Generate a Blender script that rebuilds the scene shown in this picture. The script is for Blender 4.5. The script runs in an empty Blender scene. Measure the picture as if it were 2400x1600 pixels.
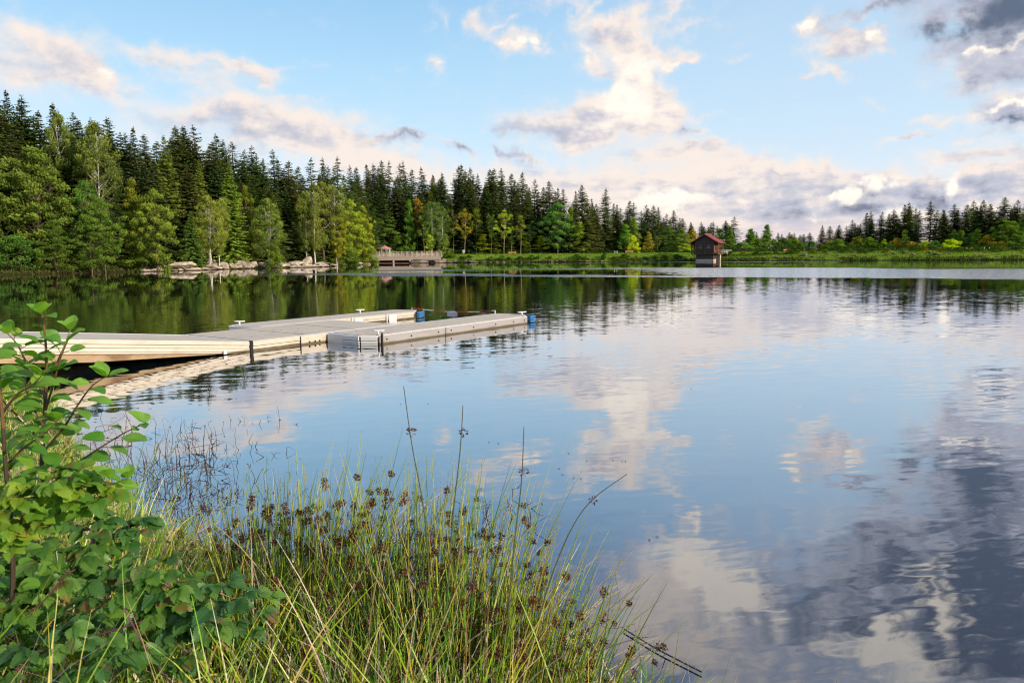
import bpy, bmesh, math, random
import numpy as np
from mathutils import Vector, Matrix, noise as mnoise

# ------------------------------------------------------------------ basics
C = bpy.context.scene.collection
PI = math.pi
F = 1700.0            # focal length in pixels of the 2400 px wide photograph
H = 1.8               # eye height above the lake
PITCH = math.atan((800 - 600) / F)
ROLL = -0.0075

def ray(px, py):
    u = px - 1200; v = 800 - py
    c, s = math.cos(ROLL), math.sin(ROLL)
    u, v = c * u - s * v, s * u + c * v
    return (u, F * math.cos(PITCH) + v * math.sin(PITCH), v * math.cos(PITCH) - F * math.sin(PITCH))

def gp(px, py, z=0.0):
    r = ray(px, py); t = (z - H) / r[2]
    return (r[0] * t, r[1] * t)

def at(px, py, D):
    r = ray(px, py)
    return Vector((r[0] / r[1] * D, D, H + r[2] / r[1] * D))

def tag(o, label=None, cat=None, group=None, kind=None):
    if label: o['label'] = label
    if cat: o['category'] = cat
    if group: o['group'] = group
    if kind: o['kind'] = kind
    return o

def thing(name, label, cat, loc=(0, 0, 0), rotz=0.0, group=None):
    o = bpy.data.objects.new(name, None); C.objects.link(o)
    o.empty_display_size = 0.2
    o.location = loc; o.rotation_euler = (0, 0, rotz)
    return tag(o, label, cat, group)

def mesh_obj(name, me, parent=None):
    o = bpy.data.objects.new(name, me); C.objects.link(o)
    if parent is not None: o.parent = parent
    return o

class MB:
    """collects polygons (with a colour per vertex and a uv per vertex) into one mesh"""
    def __init__(s):
        s.v = []; s.f = []; s.c = []; s.uv = []
    def add(s, vs, fs, col=(1, 1, 1), uvs=None):
        n = len(s.v)
        s.v.extend(vs); s.f.extend([tuple(i + n for i in f) for f in fs])
        s.c.extend([col] * len(vs))
        s.uv.extend(uvs if uvs is not None else [(0, 0)] * len(vs))
    def box(s, c, d, rotz=0.0, col=(1, 1, 1), M=None):
        x, y, z = (k / 2 for k in d)
        cs, sn = math.cos(rotz), math.sin(rotz)
        vs = []
        for sx, sy, sz in ((-1,-1,-1),(1,-1,-1),(1,1,-1),(-1,1,-1),(-1,-1,1),(1,-1,1),(1,1,1),(-1,1,1)):
            a, b, e = sx * x, sy * y, sz * z
            if M is not None:
                p = M @ Vector((a, b, e)); vs.append((c[0] + p.x, c[1] + p.y, c[2] + p.z))
            else:
                vs.append((c[0] + a * cs - b * sn, c[1] + a * sn + b * cs, c[2] + e))
        s.add(vs, [(0,3,2,1),(4,5,6,7),(0,1,5,4),(1,2,6,5),(2,3,7,6),(3,0,4,7)], col)
    def bar(s, p, q, w, h, col=(1, 1, 1)):
        p = Vector(p); q = Vector(q); d = q - p
        M = d.to_track_quat('Y', 'Z').to_matrix()
        s.box((p + q) / 2, (w, d.length, h), col=col, M=M)
    def tube(s, pts, rad, n=6, col=(1, 1, 1), cap=True):
        pts = [Vector(p) for p in pts]
        if not isinstance(rad, (list, tuple)): rad = [rad] * len(pts)
        vs = []; fs = []
        t0 = (pts[1] - pts[0]).normalized()
        ref = Vector((0, 0, 1)) if abs(t0.z) < .9 else Vector((1, 0, 0))
        u = t0.cross(ref).normalized()
        for i, p in enumerate(pts):
            t = (pts[min(i + 1, len(pts) - 1)] - pts[max(i - 1, 0)])
            if t.length < 1e-9: t = t0
            t.normalize(); u = (u - t * u.dot(t)).normalized(); w = t.cross(u)
            for k in range(n):
                a = 2 * PI * k / n
                q = p + (u * math.cos(a) + w * math.sin(a)) * rad[i]
                vs.append((q.x, q.y, q.z))
        for i in range(len(pts) - 1):
            for k in range(n):
                a = i * n + k; b = i * n + (k + 1) % n
                fs.append((a, b, b + n, a + n))
        if cap:
            fs.append(tuple(range(n))[::-1]); fs.append(tuple((len(pts) - 1) * n + k for k in range(n)))
        s.add(vs, fs, col)
    def prism(s, poly, z0, z1, col=(1, 1, 1)):
        n = len(poly)
        vs = [(p[0], p[1], z0) for p in poly] + [(p[0], p[1], z1) for p in poly]
        fs = [tuple(range(n))[::-1], tuple(range(n, 2 * n))] + [(i, (i + 1) % n, (i + 1) % n + n, i + n) for i in range(n)]
        s.add(vs, fs, col)
    def mesh(s, name, mat, smooth=False):
        me = bpy.data.meshes.new(name)
        me.from_pydata(s.v, [], s.f)
        at_ = me.color_attributes.new('tint', 'FLOAT_COLOR', 'POINT')
        arr = np.ones((len(s.v), 4), dtype=np.float32); arr[:, :3] = np.array(s.c, dtype=np.float32)
        at_.data.foreach_set('color', arr.ravel())
        uv = me.uv_layers.new(name='UVMap')
        li = np.empty(len(me.loops), dtype=np.int32); me.loops.foreach_get('vertex_index', li)
        uva = np.array(s.uv, dtype=np.float32)[li]
        uv.data.foreach_set('uv', uva.ravel())
        me.materials.append(mat)
        if smooth: me.polygons.foreach_set('use_smooth', [True] * len(me.polygons))
        me.update()
        return me
    def obj(s, name, mat, parent=None, smooth=False):
        return mesh_obj(name, s.mesh(name, mat, smooth), parent)

def bevel(o, w, seg=2):
    m = o.modifiers.new('bevel', 'BEVEL'); m.width = w; m.segments = seg; m.limit_method = 'ANGLE'
    return o

# ------------------------------------------------------------------ node helpers
def newmat(name):
    m = bpy.data.materials.new(name); m.use_nodes = True
    nt = m.node_tree; nt.nodes.clear()
    out = nt.nodes.new('ShaderNodeOutputMaterial')
    return m, nt, out

class N:
    def __init__(s, nt, dim=None): s.nt = nt; s.dim = dim
    def node(s, t, **kw):
        n = s.nt.nodes.new(t)
        for k, v in kw.items(): setattr(n, k, v)
        return n
    def link(s, a, b): s.nt.links.new(a, b)
    def put(s, sock, v):
        if isinstance(v, bpy.types.NodeSocket): s.nt.links.new(v, sock)
        elif v is not None: sock.default_value = v
    def math(s, op, a, b=None, c=None, clamp=False):
        n = s.node('ShaderNodeMath', operation=op, use_clamp=clamp)
        s.put(n.inputs[0], a); s.put(n.inputs[1], b)
        if c is not None: s.put(n.inputs[2], c)
        return n.outputs[0]
    def vmath(s, op, a, b=None, scale=None):
        n = s.node('ShaderNodeVectorMath', operation=op)
        s.put(n.inputs[0], a); s.put(n.inputs[1], b)
        if scale is not None: s.put(n.inputs['Scale'], scale)
        return n.outputs[0]
    def xyz(s, x, y, z):
        n = s.node('ShaderNodeCombineXYZ')
        s.put(n.inputs[0], x); s.put(n.inputs[1], y); s.put(n.inputs[2], z)
        return n.outputs[0]
    def sep(s, v):
        n = s.node('ShaderNodeSeparateXYZ'); s.put(n.inputs[0], v); return n.outputs
    def mix(s, f, a, b, blend='MIX'):
        n = s.node('ShaderNodeMix', data_type='RGBA', blend_type=blend)
        s.put(n.inputs[0], f); s.put(n.inputs[6], a); s.put(n.inputs[7], b)
        return n.outputs[2]
    def noise(s, vec, scale, detail=2, rough=.5, dist=0.0, out=0, lac=2.0, dim='3D'):
        n = s.node('ShaderNodeTexNoise', noise_dimensions=s.dim or dim)
        s.put(n.inputs['Vector'], vec); s.put(n.inputs['Scale'], scale)
        n.inputs['Detail'].default_value = detail; n.inputs['Roughness'].default_value = rough
        n.inputs['Distortion'].default_value = dist; n.inputs['Lacunarity'].default_value = lac
        return n.outputs[out]
    def ramp(s, f, stops, interp='LINEAR'):
        n = s.node('ShaderNodeValToRGB'); s.put(n.inputs[0], f)
        cr = n.color_ramp; cr.interpolation = interp
        while len(cr.elements) < len(stops): cr.elements.new(.5)
        for e, (p, c) in zip(cr.elements, stops):
            e.position = p; e.color = c if len(c) == 4 else (*c, 1)
        return n.outputs[0]
    def smooth(s, v, lo, hi):
        n = s.node('ShaderNodeMapRange', interpolation_type='SMOOTHSTEP')
        s.put(n.inputs[0], v); s.put(n.inputs[1], lo); s.put(n.inputs[2], hi)
        return n.outputs[0]
    def coord(s, k='Object'):
        return s.node('ShaderNodeTexCoord').outputs[k]
    def attr(s, name='tint'):
        n = s.node('ShaderNodeAttribute'); n.attribute_name = name
        return n.outputs['Color']

def rgb(r, g, b): return (r, g, b, 1)

# ------------------------------------------------------------------ camera
scene = bpy.context.scene
cd = bpy.data.cameras.new('camera'); cam = bpy.data.objects.new('camera', cd); C.objects.link(cam)
cd.sensor_width = 36; cd.lens = F / 2400 * 36
cd.clip_start = .05; cd.clip_end = 4000
cam.location = (0, 0, H)
# pitch down, then a slight roll about the viewing axis
cam.matrix_world = Matrix.Translation((0, 0, H)) @ Matrix.Rotation(PI / 2 - PITCH, 4, 'X') @ Matrix.Rotation(ROLL, 4, 'Z')
cd.dof.use_dof = True; cd.dof.focus_distance = 14; cd.dof.aperture_fstop = 13
scene.camera = cam
scene.view_settings.view_transform = 'Standard'; scene.view_settings.look = 'None'
scene.view_settings.exposure = 0; scene.view_settings.gamma = 1
scene.render.engine = 'CYCLES'
cy = scene.cycles
cy.max_bounces = 5; cy.diffuse_bounces = 2; cy.glossy_bounces = 3; cy.transmission_bounces = 3
cy.transparent_max_bounces = 4; cy.caustics_reflective = False; cy.caustics_refractive = False
cy.sample_clamp_indirect = 4; cy.use_denoising = True; cy.filter_width = 1.15
cy.use_adaptive_sampling = True; cy.adaptive_threshold = .02

# ------------------------------------------------------------------ sun and sky
SUN_AZ = math.radians(-30); SUN_EL = math.radians(20)
sunvec = Vector((math.cos(SUN_AZ) * math.cos(SUN_EL), math.sin(SUN_AZ) * math.cos(SUN_EL), math.sin(SUN_EL)))
sl = bpy.data.lights.new('sun', 'SUN'); so = bpy.data.objects.new('sun', sl); C.objects.link(so)
sl.energy = 5.0; sl.angle = math.radians(.6); sl.color = (1, .83, .62)
so.rotation_euler = sunvec.to_track_quat('Z', 'Y').to_euler()

w = bpy.data.worlds.new('World'); scene.world = w; w.use_nodes = True
w.cycles.sampling_method = 'NONE'
nt = w.node_tree; nt.nodes.clear(); n = N(nt, '2D')
wout = nt.nodes.new('ShaderNodeOutputWorld'); bg = nt.nodes.new('ShaderNodeBackground')
bg.inputs[1].default_value = 0.1
sky = n.node('ShaderNodeTexSky', sky_type='NISHITA'); sky.sun_disc = False
sky.sun_elevation = SUN_EL; sky.sun_rotation = PI / 2 - SUN_AZ
sky.altitude = 600; sky.air_density = 1.0; sky.dust_density = .6; sky.ozone_density = 1.4
gen = n.coord('Generated')
d = n.sep(n.vmath('NORMALIZE', gen))
K = 17.0                                              # 1 unit = 100 photo pixels
az = n.math('MULTIPLY', n.math('ARCTAN2', d[0], d[1]), K)
el = n.math('MULTIPLY', n.math('ARCSINE', d[2]), K)
base = n.xyz(az, el, 0)

def skyco(px, py):
    r = Vector(ray(px, py)).normalized()
    return math.atan2(r.x, r.y) * K, math.asin(abs(r.z)) * K

# perspective stretched coordinates for the small structure of the clouds
zz = n.math('ADD', n.math('MAXIMUM', d[2], 0.0), 0.16)
plx = n.math('DIVIDE', d[0], zz); ply = n.math('DIVIDE', d[1], zz)
pl = n.xyz(plx, ply, 0)
w1 = n.noise(base, .45, 3, .55, out=1)
w2 = n.noise(base, 2.2, 3, .6, out=1)
def centre(cn, k):
    v = n.vmath('SUBTRACT', cn, (.5, .5, .5)); v = n.vmath('MULTIPLY', v, (k, k * .45, 0)); return v
warped = n.vmath('ADD', n.vmath('ADD', base, centre(w1, 2.2)), centre(w2, .85))

def inside(b, reg):
    x, y = skyco(b[0], b[1]); ca, sa = abs(math.cos(math.radians(b[4]))), abs(math.sin(math.radians(b[4])))
    a_, b_ = b[2] / 100 * 1.75, b[3] / 100 * 1.75
    ex = math.hypot(a_ * ca, b_ * sa) + .95; ey = math.hypot(a_ * sa, b_ * ca) + .45
    return not (x + ex < reg[0] or x - ex > reg[1] or y + ey < reg[2] or y - ey > reg[3])
def field(g, lst, vec, reg):
    acc = None
    for b in lst:
        if not inside(b, reg): continue
        px, py, rx, ry, rot, wt = b
        x, y = skyco(px, py)
        m = g.node('ShaderNodeMapping', vector_type='TEXTURE')
        g.link(vec, m.inputs[0]); m.inputs[1].default_value = (x, y, 0)
        m.inputs[2].default_value = (0, 0, math.radians(rot * (-1 if py > 600 else 1))); m.inputs[3].default_value = (rx / 100 * 1.75, ry / 100 * 1.75, 1)
        t = g.node('ShaderNodeTexGradient', gradient_type='QUADRATIC_SPHERE'); g.link(m.outputs[0], t.inputs[0])
        acc = g.math('MULTIPLY', t.outputs['Fac'], wt) if acc is None else g.math('MULTIPLY_ADD', t.outputs['Fac'], wt, acc)
    return acc if acc is not None else 0.0
# cloud masses: centre, radii, tilt, weight (sky directions named by where they stand over the lake or in its mirror)
SKYGRAD = [(0, (.86, .83, .85)), (.14, (.78, .86, .95)), (.27, (.58, .80, .97)), (.42, (.44, .72, .95)), (.56, (.33, .61, .90)), (.75, (.11, .30, .66)), (1, (.055, .15, .40))]
CLOUD = [
 (60,110,170,48,-14,1.5),(190,165,130,40,-24,1.5),(80,190,150,28,-5,1.0),(-200,120,260,70,-10,1.2),(255,185,50,20,0,1.0),
 (370,135,110,18,-12,1.0),(500,150,170,26,-4,1.3),(640,150,130,12,2,1.0),(610,180,90,26,-22,1.2),(450,190,70,18,-10,.9),
 (470,265,170,38,8,1.2),(560,255,120,42,-14,1.0),(640,290,200,50,-14,1.15),(420,330,200,50,0,.8),(770,300,120,34,-20,1.3),(860,290,70,30,0,1.0),
 (800,350,170,40,-12,1.2),(930,390,170,34,-4,1.3),(720,355,250,60,-8,1.1),(740,240,90,14,-4,.7),(1000,420,150,20,0,1.0),
 (1012,152,34,24,-20,1.5),(1003,52,26,34,0,.9),(872,168,24,22,0,.5),
 (1140,18,50,18,20,1.2),(1110,42,40,16,0,1.0),(1180,66,60,26,-25,1.4),(1215,108,34,22,20,1.9),(1260,15,70,18,0,1.2),(1205,42,44,10,0,1.0),
 (1315,30,36,18,20,1.4),(1360,12,34,10,0,1.2),(1340,112,50,20,-10,1.5),(1330,60,46,22,0,1.1),(1385,60,60,30,0,1.4),(1450,60,70,26,20,1.5),(1480,40,50,38,40,1.6),
 (1430,110,80,30,0,1.3),(1490,85,60,40,0,1.7),(1400,150,90,26,-15,1.4),(1520,110,60,26,0,1.5),(1590,120,60,18,0,1.6),(1620,138,60,12,10,1.3),(1640,138,50,12,0,1.0),
 (1620,58,50,18,10,1.3),(1575,28,46,18,20,1.1),(1600,5,60,14,0,1.0),(1740,78,44,14,8,.7),(1732,126,30,14,0,.9),(1560,62,30,16,0,.9),
 (1500,165,60,50,0,1.7),(1540,205,64,56,0,1.8),(1470,215,80,30,30,1.2),(1380,240,120,36,0,1.6),(1480,260,140,50,0,1.9),(1330,290,140,40,0,1.7),(1240,292,90,22,-6,1.3),
 (1430,310,200,46,0,1.7),(1560,280,70,60,0,1.3),(1170,305,60,14,-8,.8),(1300,335,120,20,0,1.0),(1650,295,60,10,0,.6),
 (1620,360,120,26,-8,1.4),(1500,380,260,26,0,1.2),(1750,400,200,26,-6,1.3),(1200,395,160,18,0,.9),(1330,420,330,26,0,1.3),(1600,430,380,38,0,1.8),(1900,440,330,30,0,1.6),(1250,470,420,40,0,1.6),
 (1700,485,500,50,0,2.2),(2150,450,330,40,0,2.0),(2250,500,420,70,0,2.4),(1500,540,700,50,0,2.0),(2400,420,260,30,4,1.5),(2100,550,500,30,0,1.4),(2700,430,400,120,0,1.6),
 (1895,46,30,26,0,2.3),(1955,75,48,24,-30,2.1),(2000,95,66,32,0,2.1),(2036,90,34,28,0,1.9),(1930,115,50,26,0,1.2),(1985,160,48,14,-16,1.5),(2025,170,26,14,-30,1.3),(1935,185,40,10,8,1.3),
 (2118,96,16,7,0,.9),(2065,235,36,10,0,.9),(2150,265,52,8,12,1.2),(2215,268,60,11,0,1.3),(2110,314,80,9,12,1.4),(2220,350,70,12,-6,1.3),(2300,362,160,10,0,1.2),(2290,322,60,5,0,.9),
 (1700,282,30,7,8,.8),(1785,285,26,8,0,.6),(1750,273,26,8,0,.6),
 (2375,150,70,44,0,2.5),(2340,180,40,16,30,1.2),(2385,272,46,22,-10,2.3),(2330,26,120,38,-14,1.3),(2390,80,90,44,0,1.3),(2270,44,50,14,-12,1.1),(2300,100,40,12,-20,.8),(2620,160,200,160,0,2.0),(2040,4,90,13,8,2.0),
 (935,334,36,13,0,1.8),(890,336,26,8,0,1.0),(1065,348,40,14,-14,1.7),(1100,364,40,10,-25,1.2),(1185,360,32,14,-30,1.5),(1215,374,28,9,0,1.1),(1620,322,44,10,-8,1.4),(1020,336,40,6,-8,.9),
 # above the picture, seen mirrored in the water
 (1640,1345,190,100,-12,2.2),(1740,1400,100,80,0,1.6),(1560,1420,230,110,0,1.4),(1490,1480,160,90,0,1.4),(1580,1200,40,26,-30,1.5),(1560,1250,60,18,-10,.9),(1660,1210,50,20,-20,.9),
 (2050,1290,260,80,-18,1.0),(2300,1170,200,100,20,1.2),(1960,1340,150,70,-20,.9),(2350,1340,300,150,0,1.3),(2150,1440,300,150,0,1.2),(1900,1520,280,130,0,1.1),(2250,1560,320,130,0,1.2),(2500,1260,280,180,0,1.3),
 (1650,1560,200,60,0,1.5),(1300,1330,60,20,0,.8),(1100,1250,70,18,0,.7),(760,1290,120,24,0,.8),(500,1350,160,30,0,.8),
]
GREY = [
 (1250,310,120,30,0,.9),(1330,275,110,30,0,.6),(1170,308,70,16,0,.9),(1400,325,120,14,0,.4),(935,336,50,20,0,1.5),(1070,352,70,24,-15,1.5),(1190,364,60,24,-25,1.4),(1620,322,60,16,0,1.2),
 (1410,70,80,22,0,.9),(1420,150,70,20,0,.9),(1370,100,40,16,0,.6),(1290,70,40,20,0,.3),
 (150,200,160,26,-15,.75),(60,150,200,28,-10,.4),(480,162,140,12,0,.55),(460,290,130,30,0,.8),(600,310,160,24,-10,.7),(760,335,130,20,-8,.55),(440,340,200,30,0,.55),
 (1600,365,120,10,0,.5),(1800,420,300,10,0,.45),(1650,455,300,10,0,.45),(1950,505,200,30,0,.6),(1830,480,60,40,30,.5),(2000,470,60,50,0,.45),(2130,470,30,50,0,.6),(2250,440,200,18,0,.5),(1500,500,300,16,0,.5),(1700,545,500,26,0,.7),
 (2300,420,200,20,0,.5),(2110,316,60,5,10,.5),(2030,495,80,30,0,1.1),(1985,450,30,34,20,.9),(2160,440,24,40,0,1.0),(1850,500,50,26,0,.8),
 (2330,40,150,40,-14,.7),(2250,70,80,24,0,.6),(2040,4,130,24,8,.9),(2385,200,60,20,0,.7),(2390,292,46,16,0,1.8),(2345,165,28,24,0,.5),(2700,160,240,200,0,1.4),(1990,118,60,14,0,.35),
 (2360,1330,400,270,-8,2.0),(2050,1290,260,80,-14,.9),(2050,1470,400,130,-10,1.3),(1850,1510,170,100,-20,1.2),(2330,1150,220,90,10,1.0),(1900,1370,80,90,-20,1.0),(1640,1470,130,40,0,.4),(2450,1500,300,160,0,1.2),(1560,1540,200,60,0,.5),
]
GLOW = [
 (2024,436,34,36,-30,1.0),(2193,410,30,26,0,1.0),(1545,472,70,26,0,1.0),(1960,455,20,26,30,.9),(2120,500,60,24,0,.7),(1900,520,40,20,0,.5),(1894,46,30,24,0,.6),(2036,85,30,20,0,.7),(2330,108,36,8,0,.7),(1500,180,90,80,0,.7),(1480,260,120,40,0,.5),(1400,300,160,40,0,.25),(1030,150,30,14,0,.5),(1220,105,26,12,0,.6),(2270,468,34,12,0,.7),
 (1330,112,50,18,0,.4),(260,180,40,12,0,.6),(820,275,60,10,0,.2),(1960,480,30,20,0,.4),(2110,490,40,14,0,.4),(2340,500,60,22,0,.4),(1590,140,60,14,0,.3),(1700,470,140,10,0,.3),(2400,1600,1,1,0,.0),
 (1740,1390,80,60,0,1.2),(1590,1290,110,40,0,1.0),(1650,1330,150,70,0,.7),(2200,1390,50,70,0,1.0),(2060,1530,130,50,0,1.2),(1590,1205,40,20,0,.5),(2380,115,60,16,0,.5),(2385,258,40,9,0,.9),
]
w1s = n.sep(w1)[0]
fb = n.noise(n.vmath('ADD', pl, n.vmath('MULTIPLY', n.vmath('SUBTRACT', w1, (.5, .5, .5)), (1.0, 1.0, 0))), 1.9, 6, .58)
sq = n.vmath('MULTIPLY', base, (1.0, 1.7, 0))
fb2 = n.noise(sq, 1.5, 5, .56)
det = n.math('ADD', n.math('MULTIPLY', fb, .45), n.math('MULTIPLY', fb2, .55))
fb3 = n.noise(n.vmath('ADD', sq, (.20, .26, 0)), 1.5, 5, .56)      # the same puffs a little nearer the sun
relief = n.math('MULTIPLY', n.math('SUBTRACT', fb2, fb3), 1.7)
streak = n.math('SUBTRACT', n.noise(n.vmath('MULTIPLY', n.vmath('ADD', base, centre(w1, 1.0)), (.42, 3.4, 0)), 1.0, 4, .6), .5)
grad = n.ramp(n.math('DIVIDE', el, 10.0), SKYGRAD)
# a little paler towards the right, where the thin veil hangs
grad = n.mix(n.math('MULTIPLY', n.smooth(az, -3, 6), .40), grad, rgb(.70, .80, .93))
nish = n.vmath('MULTIPLY', sky.outputs[0], (.026, .026, .026))
clear = n.vmath('ADD', n.vmath('MULTIPLY', grad, (.90, .90, .90)), nish)
aza = n.math('ABSOLUTE', az)
rim = n.smooth(aza, 12.4, 11.2)
side = n.math('MULTIPLY', n.math('MULTIPLY', n.smooth(w1s, .44, .64), 1.5), n.smooth(aza, 10.8, 12.2))
INS = [('warped', warped, 'Vector'), ('fb', fb, 'Float'), ('det', det, 'Float'), ('relief', relief, 'Float'), ('streak', streak, 'Float'),
       ('clear', clear, 'Color'), ('rim', rim, 'Float'), ('side', side, 'Float'), ('el', el, 'Float')]
def sky_part(reg):
    gt = bpy.data.node_groups.new('sky_part', 'ShaderNodeTree'); g = N(gt, '2D')
    for nm, _, ty in INS: gt.interface.new_socket(nm, in_out='INPUT', socket_type='NodeSocket' + ty)
    gt.interface.new_socket('sky', in_out='OUTPUT', socket_type='NodeSocketShader')
    gi = gt.nodes.new('NodeGroupInput'); go = gt.nodes.new('NodeGroupOutput')
    warped, fb, det, relief, streak, clear, rim, side, el = gi.outputs[:9]
    def fld(lst):
        if reg is None: return 0.0
        return g.math('MULTIPLY', field(g, lst, warped, reg), rim)
    SHADE(g, fld, warped, fb, det, relief, streak, clear, rim, side, el, go)
    gn = nt.nodes.new('ShaderNodeGroup'); gn.node_tree = gt
    for nm, sk, _ in INS: n.link(sk, gn.inputs[nm])
    return gn.outputs[0]
def SHADE(g, fld, warped, fb, det, relief, streak, clear, rim, side, el, go):
    lowm = g.smooth(el, 3.6, 1.0)
    dens = g.math('ADD', g.math('ADD', fld(CLOUD), side), g.math('MULTIPLY', g.math('SUBTRACT', det, .53), 1.9))
    dens = g.math('ADD', dens, g.math('MULTIPLY', g.math('MULTIPLY', streak, 1.1), lowm))
    alpha = g.math('MULTIPLY', g.smooth(dens, -.05, 1.75), .97)
    grey = g.math('ADD', fld(GREY), g.math('MULTIPLY', g.math('SUBTRACT', fb, .5), .7))
    grey = g.math('ADD', grey, g.math('MULTIPLY', g.math('MULTIPLY', streak, 1.7), lowm))
    grey = g.math('SUBTRACT', grey, relief)
    grey = g.math('ADD', grey, g.math('MULTIPLY', g.math('SUBTRACT', dens, 1.6), .16))
    c = g.mix(g.smooth(grey, -.1, 1.2), rgb(.98, .86, .785), rgb(.56, .575, .68))
    c = g.mix(g.smooth(grey, .95, 2.6), c, rgb(.12, .155, .235))
    glow = g.math('ADD', fld(GLOW), g.math('MULTIPLY', relief, .35))
    c = g.mix(g.math('MULTIPLY', g.smooth(glow, .08, .7), .8), c, rgb(1.25, 1.12, .96))
    c = g.mix(g.math('MULTIPLY', g.smooth(el, 1.0, .2), .6), c, rgb(.93, .76, .72))
    col = g.mix(alpha, clear, c)
    b_ = g.node('ShaderNodeBackground'); b_.inputs[1].default_value = 0.1
    g.link(g.vmath('MULTIPLY', col, (10, 10, 10)), b_.inputs[0])
    g.link(b_.outputs[0], go.inputs[0])
def split(parts, coord_):
    # balanced tree of mix shaders: only the part that is looked at gets evaluated
    if len(parts) == 1: return parts[0][1]()
    h = len(parts) // 2
    lo = split(parts[:h], coord_); hi = split(parts[h:], coord_)
    mx = nt.nodes.new('ShaderNodeMixShader')
    n.link(n.math('GREATER_THAN', coord_, parts[h][0]), mx.inputs[0]); n.link(lo, mx.inputs[1]); n.link(hi, mx.inputs[2])
    return mx.outputs[0]
ae = [-13, -8, -5.5, -3, -1, 1, 3, 5, 7, 9, 13]; ee = [-9, 2.2, 4.2, 6.2, 8.6, 40]
inner = split([(a0, (lambda a0=a0, a1=a1: split([(e0, (lambda e0=e0, e1=e1: sky_part((a0, a1, e0, e1)))) for e0, e1 in zip(ee[:-1], ee[1:])], el))) for a0, a1 in zip(ae[:-1], ae[1:])], az)
outer = sky_part(None)
mx = nt.nodes.new('ShaderNodeMixShader'); n.link(n.math('GREATER_THAN', n.math('ABSOLUTE', az), 12.5), mx.inputs[0]); n.link(inner, mx.inputs[1]); n.link(outer, mx.inputs[2])
whole = mx.outputs[0]
low = bg; low.inputs[0].default_value = rgb(.5, .6, .5)
mx = nt.nodes.new('ShaderNodeMixShader'); n.link(n.math('GREATER_THAN', d[2], -.05), mx.inputs[0]); n.link(low.outputs[0], mx.inputs[1]); n.link(whole, mx.inputs[2])
n.link(mx.outputs[0], wout.inputs[0])
# ------------------------------------------------------------------ water
m, nt, out = newmat('lake_water'); n = N(nt, '2D'); M_WATER = m
P = n.coord('Object')
s3 = n.sep(P); X, Y = s3[0], s3[1]
wob = n.noise(n.vmath('MULTIPLY', P, (.035, .09, 0)), 1.0, 4, .62)
wv = n.math('MULTIPLY', n.math('SUBTRACT', wob, .5), 26)
def strip(line, half, soft, x0, xs, x1=None, xe=None):
    dd = n.math('ABSOLUTE', n.math('SUBTRACT', n.math('ADD', Y, wv), line))
    a = n.smooth(dd, half + soft, half)
    a = n.math('MULTIPLY', a, n.smooth(X, x0, x0 + xs))
    if x1 is not None: a = n.math('MULTIPLY', a, n.smooth(X, x1 + xe, x1))
    return a
yB = n.math('SUBTRACT', 76.0, n.math('MULTIPLY', n.math('MAXIMUM', n.math('ADD', X, 16.0), 0.0), .45))
yA = n.math('SUBTRACT', 100.0, n.math('MULTIPLY', n.math('MAXIMUM', n.math('SUBTRACT', X, 22.0), 0.0), .75))
mid = n.math('MULTIPLY', n.math('ADD', yA, yB), .5)
hw = n.math('MULTIPLY', n.math('SUBTRACT', yA, yB), .5)
inside = n.smooth(n.math('SUBTRACT', n.math('ABSOLUTE', n.math('SUBTRACT', n.math('ADD', Y, wv), mid)), hw), 7.0, 0.0)
inside = n.math('MULTIPLY', inside, n.smooth(X, 8.0, 22.0))
mask = n.math('MAXIMUM', inside, n.math('MAXIMUM', strip(yB, 3.0, 4.0, -32, 12), strip(yA, 2.5, 4.0, -26, 12)))
yC = n.math('SUBTRACT', 199.0, n.math('MULTIPLY', X, .33))
mask = n.math('MAXIMUM', mask, n.math('MULTIPLY', strip(yC, 4.0, 5.0, 18, 8, 74, 12), .8))
fl = n.noise(n.vmath('MULTIPLY', P, (2.2, .50, 0)), 1.0, 3, .75)
fl2 = n.noise(n.vmath('MULTIPLY', P, (.10, .16, 0)), 1.0, 2, .6)
mask = n.smooth(n.math('ADD', n.math('ADD', mask, n.math('MULTIPLY', n.math('SUBTRACT', fl, .5), 1.5)), n.math('MULTIPLY', n.math('SUBTRACT', fl2, .5), .5)), .38, .72)
mask = n.math('MULTIPLY', mask, n.smooth(Y, 44, 52))
calm = n.noise(n.vmath('ADD', n.vmath('MULTIPLY', P, (.07, .13, 0)), (3.3, 1.7, 0)), 1.0, 3, .5)
def slope(vec, scale, det, rough, k, dist=0.0):
    c = n.noise(vec, scale, det, rough, dist, out=1)
    return n.vmath('SCALE', n.vmath('SUBTRACT', c, (.5, .5, .5)), None, scale=k)
rot = n.node('ShaderNodeMapping', vector_type='POINT'); n.link(P, rot.inputs[0]); rot.inputs[2].default_value = (0, 0, math.radians(-14))
rp = rot.outputs[0]
ripA = slope(n.vmath('MULTIPLY', rp, (1.0, 5.4, 0)), 1.0, 2, .5, 1.0, .5)
ripB = slope(n.vmath('MULTIPLY', rp, (3.0, 9.0, 0)), 1.0, 2, .5, 1.0, .3)
swl = slope(n.vmath('MULTIPLY', P, (.5, .8, 0)), 1.0, 2, .5, 1.0, .8)
ring = slope(n.vmath('MULTIPLY', P, (2.6, 3.0, 0)), 1.0, 0, .5, 1.0, 1.8)
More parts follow.
